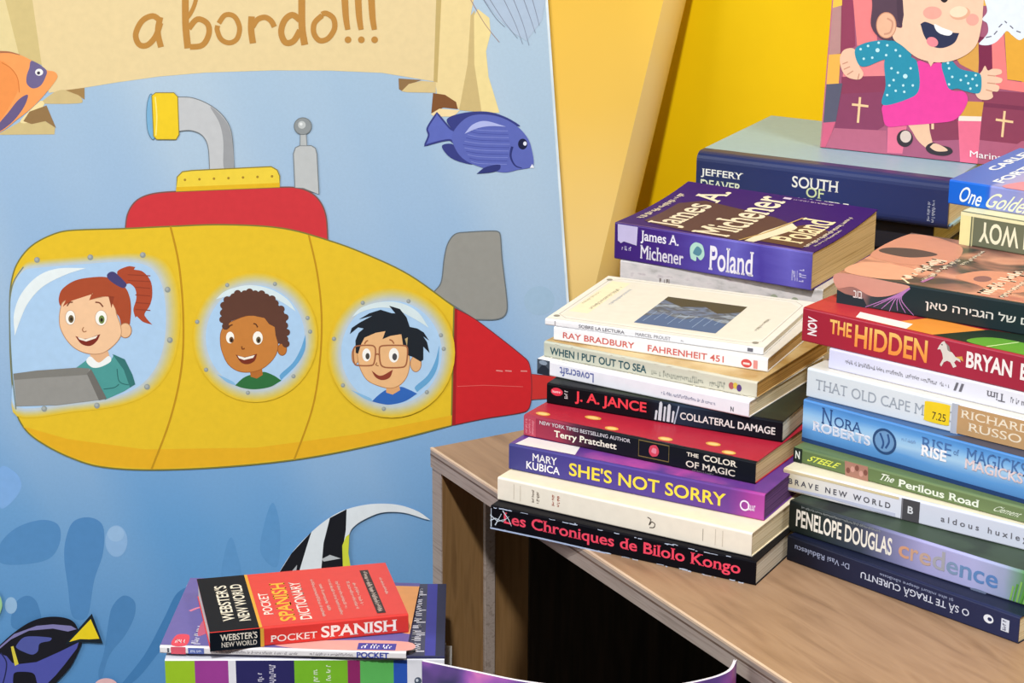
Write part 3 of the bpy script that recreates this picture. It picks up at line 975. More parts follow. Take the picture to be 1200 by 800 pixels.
# ------------------------------------------------------------------ books
def book(name, label, group, x, y, z, yaw, l, w, t, spine, front, page, back=None, spine_print=None, top_print=None,
         hard=False, curl=None, wear=0.00012, cat='book', shoulder=None):
    o = thing(name, label, cat, (x, y, Z0 + z), R(yaw), group)
    as_mat = lambda c: ink(c, 0.4, 0.22) if isinstance(c, str) else c
    spine, front = as_mat(spine), as_mat(front)
    back = as_mat(back) if back else front
    ct = 0.0022 if hard else 0.0006
    inset = 0.003 if hard else 0.0008
    rr = shoulder or min(0.0045 if hard else 0.0013, t * 0.3)
    NU, NV = (24, 40) if curl else (12, 10)
    zc = curl or (lambda u, v: 0.0)
    rd = random.Random(hash(name + label) % 9999 if False else len(label) * 37 + int(l * 9999))
    # spine: a wrapped strip with rounded shoulders
    b = MB()
    prof = [(rr * 2.2, 0.0)]
    for k in range(6):
        a = R(270 - 18 * k)
        prof.append((rr + rr * math.cos(a), rr + rr * math.sin(a)))
    for k in range(6):
        a = R(180 - 18 * k)
        prof.append((rr + rr * math.cos(a), t - rr + rr * math.sin(a)))
    prof.append((rr * 2.2, t))
    NX = 16
    jit = [rd.uniform(-wear, wear) for _ in range(NX + 1)]
    inner = [(max(py, ct) if py < rr * 2 else py, min(max(pz, ct), t - ct)) for py, pz in prof]
    n = len(prof)
    V, F = [], []
    for i in range(NX + 1):
        for py, pz in prof:
            V.append((l * i / NX, py + jit[i] * .4, pz + (jit[i] * .6 if t > .006 and pz > t * .5 else 0)))
    for i in range(NX):
        for k in range(n - 1):
            F.append((i * n + k, i * n + k + 1, (i + 1) * n + k + 1, (i + 1) * n + k))
    b.add(V, F, spine)
    for i, s in ((0, 1), (NX, -1)):                                 # closed ends
        ring = [(l * i / NX, py, pz) for py, pz in prof] + [(l * i / NX, py, pz) for py, pz in inner[::-1]]
        m_ = len(ring)
        b.add(ring, [(k, k + 1, m_ - 2 - k, m_ - 1 - k) for k in range(n - 1)], spine)
    if spine_print:
        spine_print(Print(b, lambda u, v, off: (u * l, -off - 0.00006, v * t), aspect=l / t))
    b.build('spine', o, False)
    # covers
    b = MB()
    y0 = rr * 2.2 - 0.0003
    fz = lambda u, v: t + zc(u, v)
    b.grid(lambda u, v: (u * l, y0 + v * (w - y0), fz(u, v) + 0.00004), NU, NV, front)
    b.grid(lambda u, v: (u * l, w - v * (w - y0), fz(u, 1 - v) - ct), 12, 10, front)
    for (p, q_) in (((0, 0), (0, 1)), ((0, 1), (1, 1)), ((1, 1), (1, 0))):
        K = 10
        V = []
        for i in range(K + 1):
            u = p[0] + (q_[0] - p[0]) * i / K
            v = p[1] + (q_[1] - p[1]) * i / K
            V += [(u * l, y0 + v * (w - y0), fz(u, v)), (u * l, y0 + v * (w - y0), fz(u, v) - ct)]
        b.add(V, [(2 * i, 2 * i + 1, 2 * i + 3, 2 * i + 2) for i in range(K)], front)
    if top_print:
        top_print(Print(b, lambda u, v, off: (u * l, max(v, 0) * w, t + zc(min(1, max(0, u)), min(1, max(0, (v * w - y0) / (w - y0)))) + off + (.0002 if curl else 0)), aspect=l / w))
    b.build('front_cover', o)
    b = MB()
    b.box(0, l, y0, w, 0, ct, back)
    b.build('back_cover', o)
    # pages
    b = MB()
    ins = inset
    x0, x1, ya_, yb_ = ins, l - ins, max(rr * .9, 0.0007), w - ins
    zt = lambda u, v: t - ct - 0.00005 + zc(u, v) * 0.93
    b.grid(lambda u, v: (x0 + u * (x1 - x0), ya_ + v * (yb_ - ya_), zt(u, v)), 12, 10, page)
    b.grid(lambda u, v: (x0 + u * (x1 - x0), yb_ - v * (yb_ - ya_), ct), 2, 2, page)
    b.grid(lambda u, v: (x1, ya_ + u * (yb_ - ya_), ct + v * (zt(1, u) - ct)), 10, 2, page)
    b.grid(lambda u, v: (x0, yb_ - u * (yb_ - ya_), ct + v * (zt(0, 1 - u) - ct)), 10, 2, page)
    b.grid(lambda u, v: (x1 - u * (x1 - x0), yb_, ct + v * (zt(1 - u, 1) - ct)), 12, 2, page)
    b.grid(lambda u, v: (x0 + u * (x1 - x0), ya_, ct + v * (zt(u, 0) - ct)), 12, 2, page)
    b.build('page_block', o)
    return o


CREAM = pages('e2d2ae', 'c4ad80')
TAN = pages('d8bb8a', 'b08e5c')
WHITE = pages('e6e1d6', 'c8c0b0')
GREYP = pages('d2c8b4', 'ab9f88')
GL_ = 'books of the left stack on the shelf unit'
GR_ = 'books of the right stack on the shelf unit'
GB_ = 'books stacked behind the two front stacks'
GS_ = 'books of the small stack below the shelf top'


def worn(P, seed, col, n=26, both=True):
    """chipped paint along the spine edges"""
    rd = random.Random(seed)
    for k in range(n):
        u = rd.random() * .97
        v = rd.choice((rd.uniform(.0, .05), rd.uniform(.94, 1.0))) if both else rd.uniform(.0, .05)
        du = rd.uniform(.006, .035)
        P.stroke([(u, v), (u + du / 2, v + rd.uniform(-.02, .02)), (u + du, v)], rd.uniform(.02, .05), col, asp=P.aspect)


# --- left stack, bottom to top
def f(P):
    P.text('Les Chroniques de Bilolo Kongo', .05, .945, .2, .84, 'e8475f', weight=.016, serif=True)
    worn(P, 3, 'b9c4d8', 46)
    P.stroke([(0, .03), (.2, .05), (.45, .02)], .07, 'a8b6d4')
    for pts in ([(.0, .35), (.02, .5), (.05, .42), (.075, .7)], [(.0, .6), (.03, .38), (.06, .55)], [(.004, .1), (.004, .9)], [(.02, .2), (.045, .75)], [(.05, .9), (.075, .55), (.085, .3)]):
        P.stroke(pts, .05, 'c3ccd8', w2=.02)


book('paperback_book', 'worn black paperback with large pink-red spine letters, lowest of the left stack', GL_, -.0144, 1.4608, 0, -28.6, .203, .125, .0174, ink('0c0b12', .45, .08), ink('0e0d13', .45, .1), GREYP, spine_print=f)


def f(P):
    for u in (.068, .095, .865, .892):
        P.stroke([(u, .18), (u, .85)], .0022 * P.aspect, 'cbbfae', asp=P.aspect)
    P.scribble(.143, .155, .25, .8, '6d5a4c', 90, 3)
    P.scribble(.162, .174, .25, .8, '6d5a4c', 90, 4)
    P.scribble(.225, .236, .3, .78, 'b0553f', 90, 5)
    P.scribble(.246, .257, .3, .78, 'b0553f', 90, 6)
    P.stroke([(.605, .72), (.618, .66), (.612, .4), (.622, .56), (.634, .5), (.630, .34), (.614, .3)], .035, '4d443d', sm=True)
    P.stroke([(.818, .25), (.818, .75)], .02, '8a7d70')


book('paperback_book', 'plain cream paperback with thin vertical spine lines, second from the bottom of the left stack', GL_, -.0096, 1.4710, .0176, -30.5, .198, .125, .0173, 'eee4d3', 'efe0c0', CREAM, spine_print=f)

sorry_sp = ramp_mat('indigo_spine', [(0, '40407f'), (.35, '4d3f90'), (.7, '5a3f8f'), (.86, '6a3c8c'), (.95, 'a8429a'), (1, 'b24aa0')], 0, .197, .05, 30, .38, .25)
sorry_ft = noise_mat('purple_cover', [(.35, '4a2f7c'), (.5, '6a3a8c'), (.62, 'b04c9c'), (.75, '4c3f8c')], 14, (1, 1, 1), .38, .25)


def f(P):
    P.text('MARY', .098, .197, .52, .82, 'f2eef2', weight=.014)
    P.text('KUBICA', .073, .209, .17, .47, 'f2eef2', weight=.014)
    P.text("SHE'S NOT SORRY", .247, .857, .24, .76, 'f4d548', weight=.016)
    P.ring(.928, .45, .018, .2, .013, .14, 'eadcee')
    P.scribble(.94, .968, .3, .62, 'eadcee', 0, 2)


book('paperback_book', "purple paperback with yellow SHE'S NOT SORRY lettering on its spine", GL_, -.0017, 1.4865, .0351, -28.8, .197, .118, .0193, sorry_sp, sorry_ft, pages('6b4a78', '3f2b50'), spine_print=f,
     top_print=lambda P: P.poly([(.02, .02), (.26, .03), (.24, .16), (.03, .16)], 'e2dcd6'))


def f(P):
    P.rect(.0, .055, .05, .95, 'b8475a')
    for k in range(3):
        P.scribble(.008 + k * .015, .018 + k * .015, .15, .85, 'e49aa4', 90, k)
    P.text('NEW YORK TIMES BESTSELLING AUTHOR', .072, .474, .70, .88, 'd9d4d8', weight=.012)
    P.text('Terry Pratchett', .138, .415, .16, .56, 'f0ead6', weight=.02, serif=True)
    P.stroke([(.511, .2), (.64, .2), (.64, .94), (.511, .94)], .05, '7a6a3c', closed=True)
    P.poly([(.555, .5), (.562, .78), (.585, .84), (.598, .6), (.590, .36), (.568, .3)], 'd4475a', True)
    P.poly([(.566, .5), (.572, .7), (.586, .68), (.584, .45)], 'e4899a', True)
    P.text('THE', .715, .765, .66, .84, 'efe6d2', weight=.02, serif=True)
    P.text('COLOR', .785, .925, .60, .88, 'efe6d2', weight=.02, serif=True)
    P.text('OF MAGIC', .713, .918, .16, .46, 'efe6d2', weight=.016, serif=True)
    P.scribble(.74, .83, .02, .1, '8a8690', 0, 8)


def g(P):
    for u, v, ru in ((.06, .05, .03), (.25, .16, .035), (.37, .04, .028), (.60, .05, .03), (.78, .13, .03), (.87, .04, .028)):
        P.ell(u, v + .03, ru, .035, 'd9a24c')
        P.ell(u, v + .03, ru * .7, .02, 'ecc47c')
    P.rect(.62, .70, .0, .02, '1c2028')


color_sp = ramp_mat('crimson_to_black_spine', [(0, 'a2364a'), (.16, '923048'), (.24, '4a2236'), (.34, '15171f'), (1, '11151c')], 0, .182, .02, 40, .42, .15)
book('paperback_book', 'red and black paperback reading THE COLOR OF MAGIC on its spine', GL_, .0089, 1.5034, .0546, -30.8, .183, .105, .0160, color_sp, 'b02438', TAN, spine_print=f, top_print=g)

jance_sp = ramp_mat('black_spine_blue_middle', [(0, '0e0d12'), (.45, '101017'), (.58, '243042'), (.75, '151c28'), (1, '0f1016')], 0, .181, .03, 40, .42, .12)


def f(P):
    P.ell(.045, .66, .026, .2, 'd8364a')
    P.rect(.02, .07, .58, .74, 'e04558')
    P.scribble(.026, .062, .6, .73, 'f4e8e8', 0, 2)
    P.scribble(.078, .1, .4, .8, 'd8d4d4', 90, 3)
    P.text('J. A. JANCE', .125, .435, .22, .86, 'e8414d', weight=.024)
    for k, h in enumerate((.5, .95, .75, .9, .6)):
        u = .474 + k * .018
        P.stroke([(u, .1), (u + .004, h)], .16 if k % 2 else .1, 'c9d2d8')
        P.ell(u + .004, h, .005, .08, 'c9d2d8', n=10)
    P.stroke([(.555, .05), (.572, .95)], .06, 'a8b8c8')
    P.text('COLLATERAL DAMAGE', .578, .972, .32, .68, 'eceae6', weight=.02)


book('paperback_book', 'black paperback with red J. A. lettering and COLLATERAL DAMAGE on its spine', GL_, .0256, 1.5275, .0708, -26.1, .181, .105, .0154, jance_sp, noise_mat('dark_green_cover', [(.4, '14161a'), (.6, '2c3226')], 20), GREYP, spine_print=f)


def f(P):
    P.rect(0, .062, .0, 1, '46505c')
    P.poly([(0, .2), (.03, .75), (.062, .4), (.062, 0), (0, 0)], '232a36')
    P.ell(.03, .8, .02, .15, '8a98a8')
    P.text('Lovecraft', .112, .278, .18, .78, '6a72a6', rot=180, weight=.012)
    P.scribble(.60, .85, .36, .58, '8a8ea6', 180, 4)
    P.text('N', .918, .932, .2, .5, '4c4c56', rot=180, weight=.02)


book('paperback_book', 'white paperback with upside-down blue-grey spine lettering and a dark photo at its left end', GL_, .0187, 1.5489, .0865, -32.7, .174, .122, .0116, 'eae9ef', 'e9e6e2', CREAM, spine_print=f)


def f(P):
    P.text('WHEN I PUT OUT TO SEA', .03, .495, .22, .72, '2f535a', weight=.018)
    P.scribble(.52, .86, .2, .62, 'a2a294', 0, 12)
    P.ell(.887, .5, .012, .22, 'b05a5c')
    P.ell(.905, .55, .010, .2, 'd8b84a')
    P.ell(.922, .45, .011, .22, '5b3f78')
    worn(P, 9, 'e4ddc6', 26)


book('paperback_book', 'old grey-green paperback with dark teal lettering and browned pages in the left stack', GL_, .0236, 1.5531, .0983, -31.7, .173, .122, .0117, ramp_mat('aged_grey_green', [(0, 'bdc0ae'), (.5, 'c6c4b2'), (1, 'd0cab6')], 0, .173, .15, 60, .5), noise_mat('aged_tan_cover', [(.35, 'b08c52'), (.6, 'd6bd8c')], 25), pages('bd9150', '8f6630'), spine_print=f)


def f(P):
    P.text('RAY BRADBURY', .045, .387, .26, .72, 'cc6660', weight=.014)
    P.text('FAHRENHEIT 451', .45, .802, .24, .72, 'cc6660', weight=.014)
    P.ell(.905, .45, .024, .3, 'd2504e')
    P.rect(.936, .955, .15, .75, 'e0948e')
    P.rect(.89, .92, .35, .5, 'f0d8d4')


book('paperback_book', 'white paperback with red FAHRENHEIT 451 lettering on its spine', GL_, .0307, 1.5557, .1102, -25.7, .166, .122, .0102, 'eeedef', 'dcd8d2', pages('c8a878', '9c7c4c'), spine_print=f)


def f(P):
    P.text('SOBRE LA LECTURA', .16, .373, .3, .85, '6f6d74', weight=.016)
    P.text('MARCEL PROUST', .424, .585, .3, .85, '9a979c', weight=.012)
    P.scribble(.632, .645, .35, .75, '8a878c', 0, 3)
    P.rect(.93, .955, .3, .85, '6a6870')
    P.rect(.045, .05, .2, .9, 'a09ca0')


paint_img = noise_mat('landscape_print', [(.3, '2c364a'), (.45, '647a9f'), (.55, '3c4859'), (.65, '93a4bc'), (.75, '4a4238')], 45, (1, 2.5, 1), .4)


def g(P):
    P.rect(.0, 1, .02, 1, 'e0ded9')
    P.poly([(.04, .1), (.9, .1), (.955, .16), (.955, .86), (.9, .93), (.04, .93)], 'dcd8cf')
    P.stroke([(.03, .12), (.08, .06), (.92, .06), (.965, .12), (.965, .9), (.92, .965), (.08, .965), (.03, .9)], .006, 'b5b0a8', closed=True)
    P.rect(.05, .14, .2, .9, 'e9dfc2')
    P.scribble(.055, .07, .38, .66, '9a927c', 90, 2)
    P.scribble(.115, .135, .30, .80, '716c62', 90, 3)
    P.scribble(.17, .185, .42, .78, 'a9b2c4', 90, 4)
    P.rect(.372, .748, .15, .73, paint_img)
    P.poly([(.372, .15), (.748, .15), (.748, .34), (.62, .42), (.55, .32), (.45, .38), (.372, .3)], '46628e')
    P.poly([(.372, .73), (.748, .73), (.748, .6), (.66, .52), (.58, .62), (.48, .56), (.372, .66)], '423f38')
    for k in range(9):
        P.stroke([(.40 + k * .038, .2 + (k % 3) * .05), (.405 + k * .038, .42)], .004, '8fa6c8')
    P.scribble(.885, .90, .3, .55, 'a8a49c', 90, 6)
    for u, v in ((.03, .08), (.945, .08), (.03, .92)):
        P.ell(u, v, .014, .02, '8a867e')


book('paperback_book', 'thin white paperback with a landscape picture on its cover, topmost of the left front stack', GL_, .0243, 1.5595, .1206, -24.1, .168, .125, .0049, 'e8e7e8', 'dedbd6', WHITE, spine_print=f, top_print=g)

# --- right stack, bottom to top
DY = 0


def f(P):
    P.text('Dr Vasi R\u0103dulescu', .036, .285, .5, .74, '9aa3c0', rot=180, weight=.006)
    P.text('O S\u0102 TE TRAG\u0102 CURENTU', .337, .80, .27, .62, 'c9cfe0', rot=180, weight=.012)
    P.text('\u0219i alte mituri despre s\u0103n\u0103tate', .419, .733, .70, .86, '96a0c0', rot=180, weight=.004)
    P.ell(.879, .55, .02, .16, 'dfe4ee')
    P.ell(.884, .55, .009, .07, '2a3158')
    P.rect(.93, .962, .3, .76, 'cfd6e4')
    P.scribble(.936, .956, .34, .72, '2a3158', 90, 3)


book('paperback_book', 'dark navy paperback with upside-down pale lettering, lowest of the right stack', GR_, .1898, 1.4072, 0, -45, .185, .125, .0183, ramp_mat('navy_spine', [(0, '10131f'), (.4, '1d2340'), (1, '242b50')], 0, .185, .08, 30, .4), '1b2036', CREAM, spine_print=f)

cred_sp = ramp_mat('dark_to_lavender_spine', [(0, '141a18'), (.12, '26302e'), (.3, '3f4656'), (.42, '7d7ea4'), (.55, 'a7a4d2'), (.72, 'aeb0dc'), (.83, '9aa4c4'), (.9, '4f8a44'), (1, '5f9a4a')], 0, .2, .03, 30, .38, .25)


def f(P):
    P.text('PENELOPE DOUGLAS', .03, .414, .24, .80, 'efe9dd', weight=.022)
    P.scribble(.05, .37, .87, .95, '9aa0a0', 0, 5)
    lt, cs = 'credence', ['cf9a7c', 'c9a088', 'bfa394', 'a5a4ac', '7f96b4', '6a8cb8', '5f86bc', '5a82bc']
    wd = (.046, .034, .05, .052, .05, .05, .046, .05)
    u = .440
    for c, col, d in zip(lt, cs, wd):
        P.text(c, u, u + d * .88, .3 - (u - .44) * .15, (.9 if c == 'd' else .68) - (u - .44) * .15 + .0, col, weight=.014)
        u += d
    for k in range(9):
        P.stroke([(.86 + k * .012, .05), (.868 + k * .014, .5 + .1 * (k % 3))], .06, '57953e' if k % 2 else '7fb45a')
    P.ell(.745, .02, .03, .05, '6f7a96')


book('paperback_book', 'dark to lavender paperback with credence in soft colours on its spine', GR_, .1911, 1.4148, .0185, -41.7, .2, .125, .0225, cred_sp, noise_mat('dark_leafy_cover', [(.4, '141a18'), (.6, '3b4a3a')], 20), GREYP, spine_print=f)


def f(P):
    P.text('B R A V E   N E W   W O R L D', .022, .41, .36, .62, '5b5a62', weight=.02)
    P.rect(.45, .517, .03, .97, '4c4a4e')
    P.rect(.452, .455, .03, .97, '8b8890')
    P.text('B', .474, .494, .36, .68, 'dcdce0', weight=.02, serif=True)
    P.text('a l d o u s   h u x l e y', .595, .90, .28, .62, '6d6c74', weight=.014)
    P.rect(0, .44, .86, .97, 'd9c9a0')
    P.poly([(.02, .08), (.2, .14), (.43, .06), (.43, .22), (.2, .26), (.02, .2)], 'c2c6da')


book('paperback_book', 'cream and white paperback reading BRAVE NEW WORLD in spaced letters', GR_, .1884, 1.4339, .0412, -35.7, .2, .125, .0162, ramp_mat('cream_white_spine', [(0, 'dccb9e'), (.06, 'e6dfcc'), (.3, 'e2e2ea'), (.44, 'dfe1ec'), (.5, 'd6d9e6'), (1, 'd3d8e8')], 0, .2, .04, 40, .4), 'e6dcc0', CREAM, spine_print=f)


def f(P):
    P.rect(0, .035, 0, 1, '1f2a24')
    P.text('N', .008, .026, .25, .8, 'dfe4dc', weight=.03)
    P.text('STEELE', .065, .181, .3, .72, 'd8e05a', weight=.018, slant=.2)
    P.poly([(.205, 1), (.296, 1), (.3, .0), (.21, .0)], 'a87a6a')
    for k in range(5):
        P.ell(.22 + k * .017, .4 + .15 * (k % 3), .008, .2, 'c9968a' if k % 2 else '7c4e44')
    P.text('The', .345, .40, .34, .8, 'e6ecdc', weight=.012, serif=True, slant=.25)
    P.text('Perilous Road', .415, .717, .22, .74, 'e6ecdc', weight=.022, serif=True)
    P.text('Clement', .775, .868, .3, .7, 'd9e2c8', weight=.008, slant=.25)


book('paperback_book', 'thin olive green paperback with Perilous Road on its spine', GR_, .1965, 1.4469, .0576, -39, .2, .125, .0105, ramp_mat('olive_spine', [(0, '5d7248'), (.5, '6b7f52'), (1, '75875c')], 0, .2, .1, 40, .4), '66794e', CREAM, spine_print=f)

nora_sp = ramp_mat('sky_blue_spine', [(0, '3a5c94'), (.10, '4f86c4'), (.3, '5e9bd8'), (.52, 'a9cdea'), (.68, '8fc0ea'), (.85, '5d9cdc'), (1, '4a86c8')], 2, .0311, .12, 26, .35, .4, nvec=(.6, 1, 3))


def f(P):
    P.rect(0, 1, 0, .1, '27406e')
    P.text('N', .078, .122, .55, .93, '35568c', weight=.002, serif=True)
    P.text('ORA', .130, .242, .56, .80, '35568c', weight=.002, serif=True)
    P.text('ROBERTS', .043, .278, .33, .56, 'f0eef4', weight=.024, serif=True)
    P.text('ROBERTS', .047, .275, .34, .53, 'c9d4ea', weight=.004, serif=True)
    P.ring(.334, .53, .047, .30, .038, .245, '2f4f7c')
    P.ell(.334, .53, .037, .24, '6f9ac8')
    P.stroke([(.315, .7), (.33, .5), (.325, .35)], .05, '34568a', sm=True)
    P.stroke([(.345, .72), (.352, .55), (.34, .38)], .05, '34568a', sm=True)
    P.scribble(.40, .46, .66, .74, '7f9fc8', 0, 6)
    P.text('RISE', .477, .592, .60, .88, '4d74ac', weight=.004, serif=True)
    P.text('RISE', .477, .575, .44, .70, 'f4f2f6', weight=.03, serif=True)
    P.text('of', .60, .62, .66, .8, '5f82b4', weight=.004, serif=True)
    P.text('MAGICKS', .648, .87, .60, .90, '4d74ac', weight=.004, serif=True)
    P.text('MAGICKS', .645, .86, .42, .66, 'f2dfe2', weight=.024, serif=True)


def g(P):
    P.rect(0, 1, .012, 1, '3f5f8c')
    P.poly([(.55, .01), (1, .01), (1, .3), (.7, .2)], '4a4a58')


book('paperback_book', 'thick sky-blue paperback with a round emblem on its spine, middle of the right stack', GR_, .2034, 1.4589, .0682, -41.3, .2, .125, .0309, nora_sp, '3c5c8c', GREYP, spine_print=f, top_print=g)


def f(P):
    P.text('THAT OLD CAPE MAGIC', .036, .575, .34, .70, 'a0a8b2', weight=.002, serif=True)
    P.rect(.562, .59, 0, 1, 'b5b9c4')
    P.rect(.585, 1, .03, .97, 'c29a6c')
    P.text('RICHARD', .597, .85, .58, .86, 'eee0c8', weight=.004, serif=True)
    P.text('RUSSO', .627, .82, .2, .48, 'eee0c8', weight=.004, serif=True)


cape = book('paperback_book', 'pale grey and tan paperback with a yellow price sticker on its spine', GR_, .2058, 1.4640, .0993, -39, .2, .125, .0210, ramp_mat('pale_grey_spine', [(0, 'd5dde2'), (.4, 'dde2e6'), (1, 'd2d8de')], 0, .2, .1, 30, .4), 'dcd8cc', CREAM, spine_print=f)
b = MB()
P = Print(b, lambda u, v, off: (u * .2, -off - .0002, v * .021), aspect=.2 / .021)
P.lift = 0.0002
P.poly([(.462, .30), (.47, .2), (.548, .2), (.556, .32), (.556, .82), (.548, .9), (.47, .86), (.462, .76)], 'f2cf2a', True)
P.text('7.25', .492, .543, .3, .56, '5a4a2a', weight=.006)
o = b.build('price_sticker', next(c for c in cape.children if c.name.startswith('spine')))
o['label'] = 'yellow price sticker reading 7.25'


def f(P):
    P.scribble(.067, .30, .44, .66, '8d8b92', 180, 21)
    P.scribble(.31, .48, .44, .66, '8d8b92', 180, 22)
    P.text('Il', .50, .53, .38, .78, '6d6b74', rot=180, weight=.01, slant=.3)
    P.text('Tim', .62, .69, .36, .74, '6d6b74', rot=180, weight=.01, serif=True)
    P.scribble(.71, .95, .42, .7, '7d7b84', 180, 23)


book('paperback_book', 'white paperback with small upside-down grey lettering, under the red book of the right stack', GR_, .2202, 1.4632, .1204, -39, .195, .12, .0147, ramp_mat('cool_white_spine', [(0, 'd4d4ee'), (.3, 'e0dfee'), (1, 'e6e6ea')], 0, .2, .1, 30, .4), 'e4e0d8', TAN, spine_print=f)

hid_sp = ramp_mat('red_spine', [(0, 'a01e34'), (.3, 'aa2238'), (.6, 'a92840'), (1, '9a2238')], 0, .2, .06, 30, .33, .45)
orange = ramp_mat('orange_lettering', [(0, 'f0813c'), (.5, 'f2a04a'), (1, 'f3d27a')], 2, .0246, .05, 30, .4)


def f(P):
    P.text('NOV', .022, .060, .24, .78, 'f2e6e6', rot=90, weight=.03)
    P.text('THE', .111, .198, .42, .84, orange, weight=.026)
    P.text('HIDDEN', .212, .492, .20, .84, orange, weight=.022)
    P.poly([(.529, .66), (.535, .78), (.545, .90), (.553, .94), (.562, .84), (.566, .72), (.585, .66), (.598, .56), (.615, .52), (.618, .44), (.602, .48), (.594, .40), (.604, .30), (.592, .24), (.580, .38), (.568, .40), (.556, .34), (.548, .20), (.542, .24), (.552, .44), (.548, .58), (.540, .68)], 'ddd4ca')
    P.poly([(.552, .93), (.562, .84), (.567, .70), (.578, .66), (.572, .82)], '8f8780')
    P.poly([(.598, .56), (.622, .62), (.628, .48), (.615, .52)], 'd4a24c')
    P.ell(.545, .82, .003, .02, '3a3430', n=8)
    P.text('BRYAN', .638, .805, .34, .80, 'f2e8e4', weight=.03)
    P.text('E', .835, .86, .34, .80, 'f2e8e4', weight=.03)


def g(P):
    P.poly([(.0, .01), (.36, .01), (.36, .3), (.0, .3)], 'b8323a')
    P.poly([(.30, .02), (.50, .02), (.62, .28), (.40, .28)], 'e8913a')
    P.poly([(.20, .03), (.40, .02), (.39, .12), (.18, .13)], 'e8e4de')
    P.poly([(.50, .02), (1, .02), (1, .4), (.62, .3)], '1f3026')
    P.poly([(.62, .04), (.80, .02), (1, .03), (1, .16), (.7, .2)], '5f9c34', True)
    P.stroke([(.70, .02), (.76, .2)], .01, 'cfe0a8')


book('paperback_book', 'red paperback with orange HIDDEN lettering and a white horse on its spine', GR_, .2028, 1.4792, .1352, -39.2, .2, .125, .0245, hid_sp, '9a2034', CREAM, spine_print=f, top_print=g)

heb_ft = noise_mat('peach_and_dark_art', [(.28, '232a2c'), (.42, '3d3836'), (.5, '9a6858'), (.6, 'd39478'), (.72, 'b56a5a')], 16, (1, 1.4, 1), .35, .4, 3, .8)
heb_sp = ramp_mat('dark_teal_spine', [(0, 'b07a6a'), (.10, '8a6a66'), (.14, '3a4448'), (.26, '202e32'), (1, '223034')], 0, .2, .04, 60, .38, .25)


def f(P):
    P.poly([(0, .5), (.06, .62), (.13, .42), (.2, .55), (.27, .95), (.2, 1), (0, 1)], 'd09482', True)
    P.poly([(0, .0), (.12, .0), (.10, .3), (.03, .35), (0, .45)], '26343a')
    for k in range(7):
        P.stroke([(.27, .9), (.24 - k * .006, .5), (.29 - k * .03, .03 + .03 * (k % 3))], .05, 'b07ab4', sm=True, w2=.02)
    P.text('\u05d1\u05d5\u05d1', .062, .096, .28, .52, 'e4e0da', weight=.012)
    P.text('\u05d4\u05e0\u05e9\u05d9\u05dd \u05e9\u05dc \u05d4\u05d2\u05d1\u05d9\u05e8\u05d4 \u05d8\u05d0\u05df'[::-1], .33, .80, .26, .62, 'dedad2', weight=.012)


def g(P):
    P.poly([(.0, .42), (.16, .36), (.28, .5), (.24, .85), (.10, .98), (.0, .95)], 'c98a74', True)
    P.poly([(.01, .52), (.13, .5), (.2, .64), (.1, .68), (.01, .62)], '4c4040', True)
    P.poly([(.01, .05), (.14, .02), (.24, .1), (.22, .28), (.10, .32), (.01, .25)], 'dd9e82', True)
    P.poly([(.36, .28), (.46, .2), (.56, .12), (.66, .3), (.56, .5), (.42, .48)], 'd08e74', True)
    P.ell(.45, .32, .03, .06, '8a5f5c')
    for k, (u0, u1, v0, v1) in enumerate(((.205, .262, .06, .56), (.275, .30, .1, .62), (.495, .56, .06, .58), (.575, .60, .05, .58), (.315, .335, .52, .86))):
        P.scribble(u0, u1, v0, v1, 'e9dcc6', 90, 31 + k, 1.0)
    P.stroke([(.21, .10), (.26, .02)], .012, 'e9d9b4')
    P.stroke([(.3, .2), (.29, .08)], .02, 'a86a9c')
    P.rect(.54, .66, .9, .97, 'e4e0da')


book('paperback_book', 'dark teal paperback with Hebrew lettering and a peach-coloured cover picture', GR_, .2275, 1.4908, .1598, -32.5, .2, .130, .0217, heb_sp, heb_ft, CREAM, spine_print=f, top_print=g)


def f(P):
    P.rect(0, .046, 0, 1, 'e6dfa0')
    P.rect(.052, .058, 0, 1, 'bdb98c')
    P.text('H WOY', .085, .32, .17, .80, 'ece8c8', rot=180, weight=.02)
    P.rect(0, 1, .9, 1, 'e9e4b4')


book('paperback_book', 'grey-green paperback with pale yellow edges and upside-down lettering, under the bright blue book', GR_, .3269, 1.5693, .1816, -36.7, .18, .11, .0246, ramp_mat('grey_green_spine', [(0, '6a6f58'), (1, '74785f')], 0, .18, .1, 30, .4), 'e6dfb0', CREAM, spine_print=f)

gold_sp = ramp_mat('bright_blue_spine', [(0, '0f62d0'), (.14, '146ad6'), (.158, '2a63cc'), (.165, '8f96d4'), (.26, '8b93cc'), (.32, 'a89cc4'), (1, '8fa4d4')], 0, .2, .004, 30, .33, .4)
gold_ft = ramp_mat('bright_blue_cover', [(0, '1a58be'), (.08, '1c5cc4'), (.155, '2a5cc0'), (.175, '8f94d2'), (.3, 'b59ac0'), (1, '8fa4d4')], 0, .2, .01, 30, .33, .4)


def f(P):
    P.text('One', .046, .132, .18, .84, 'e6f0ee', weight=.008, slant=.22, skew=-.12)
    P.text('Golden', .156, .33, .10, .74, 'e8ecc8', weight=.008, slant=.22, skew=-.04)
    P.text('Summer', .35, .56, .10, .70, 'e8ecc8', weight=.008, slant=.22)


def g(P):
    P.text('CARLEY', .040, .082, .36, 1.0 - .02, 'ecf0f4', rot=90, weight=.028)
    P.text('FORTUNE', .138, .182, .10, .9, 'ecf0f4', rot=90, weight=.028)
    P.poly([(.2, .02), (.4, .02), (.4, .3), (.28, .3)], 'd88a9c', True)


book('paperback_book', 'bright blue paperback with white script One Golden on its spine, topmost of the right stack', GR_, .3214, 1.5917, .2063, -35, .2, .13, .0182, gold_sp, gold_ft, WHITE, spine_print=f, top_print=g)

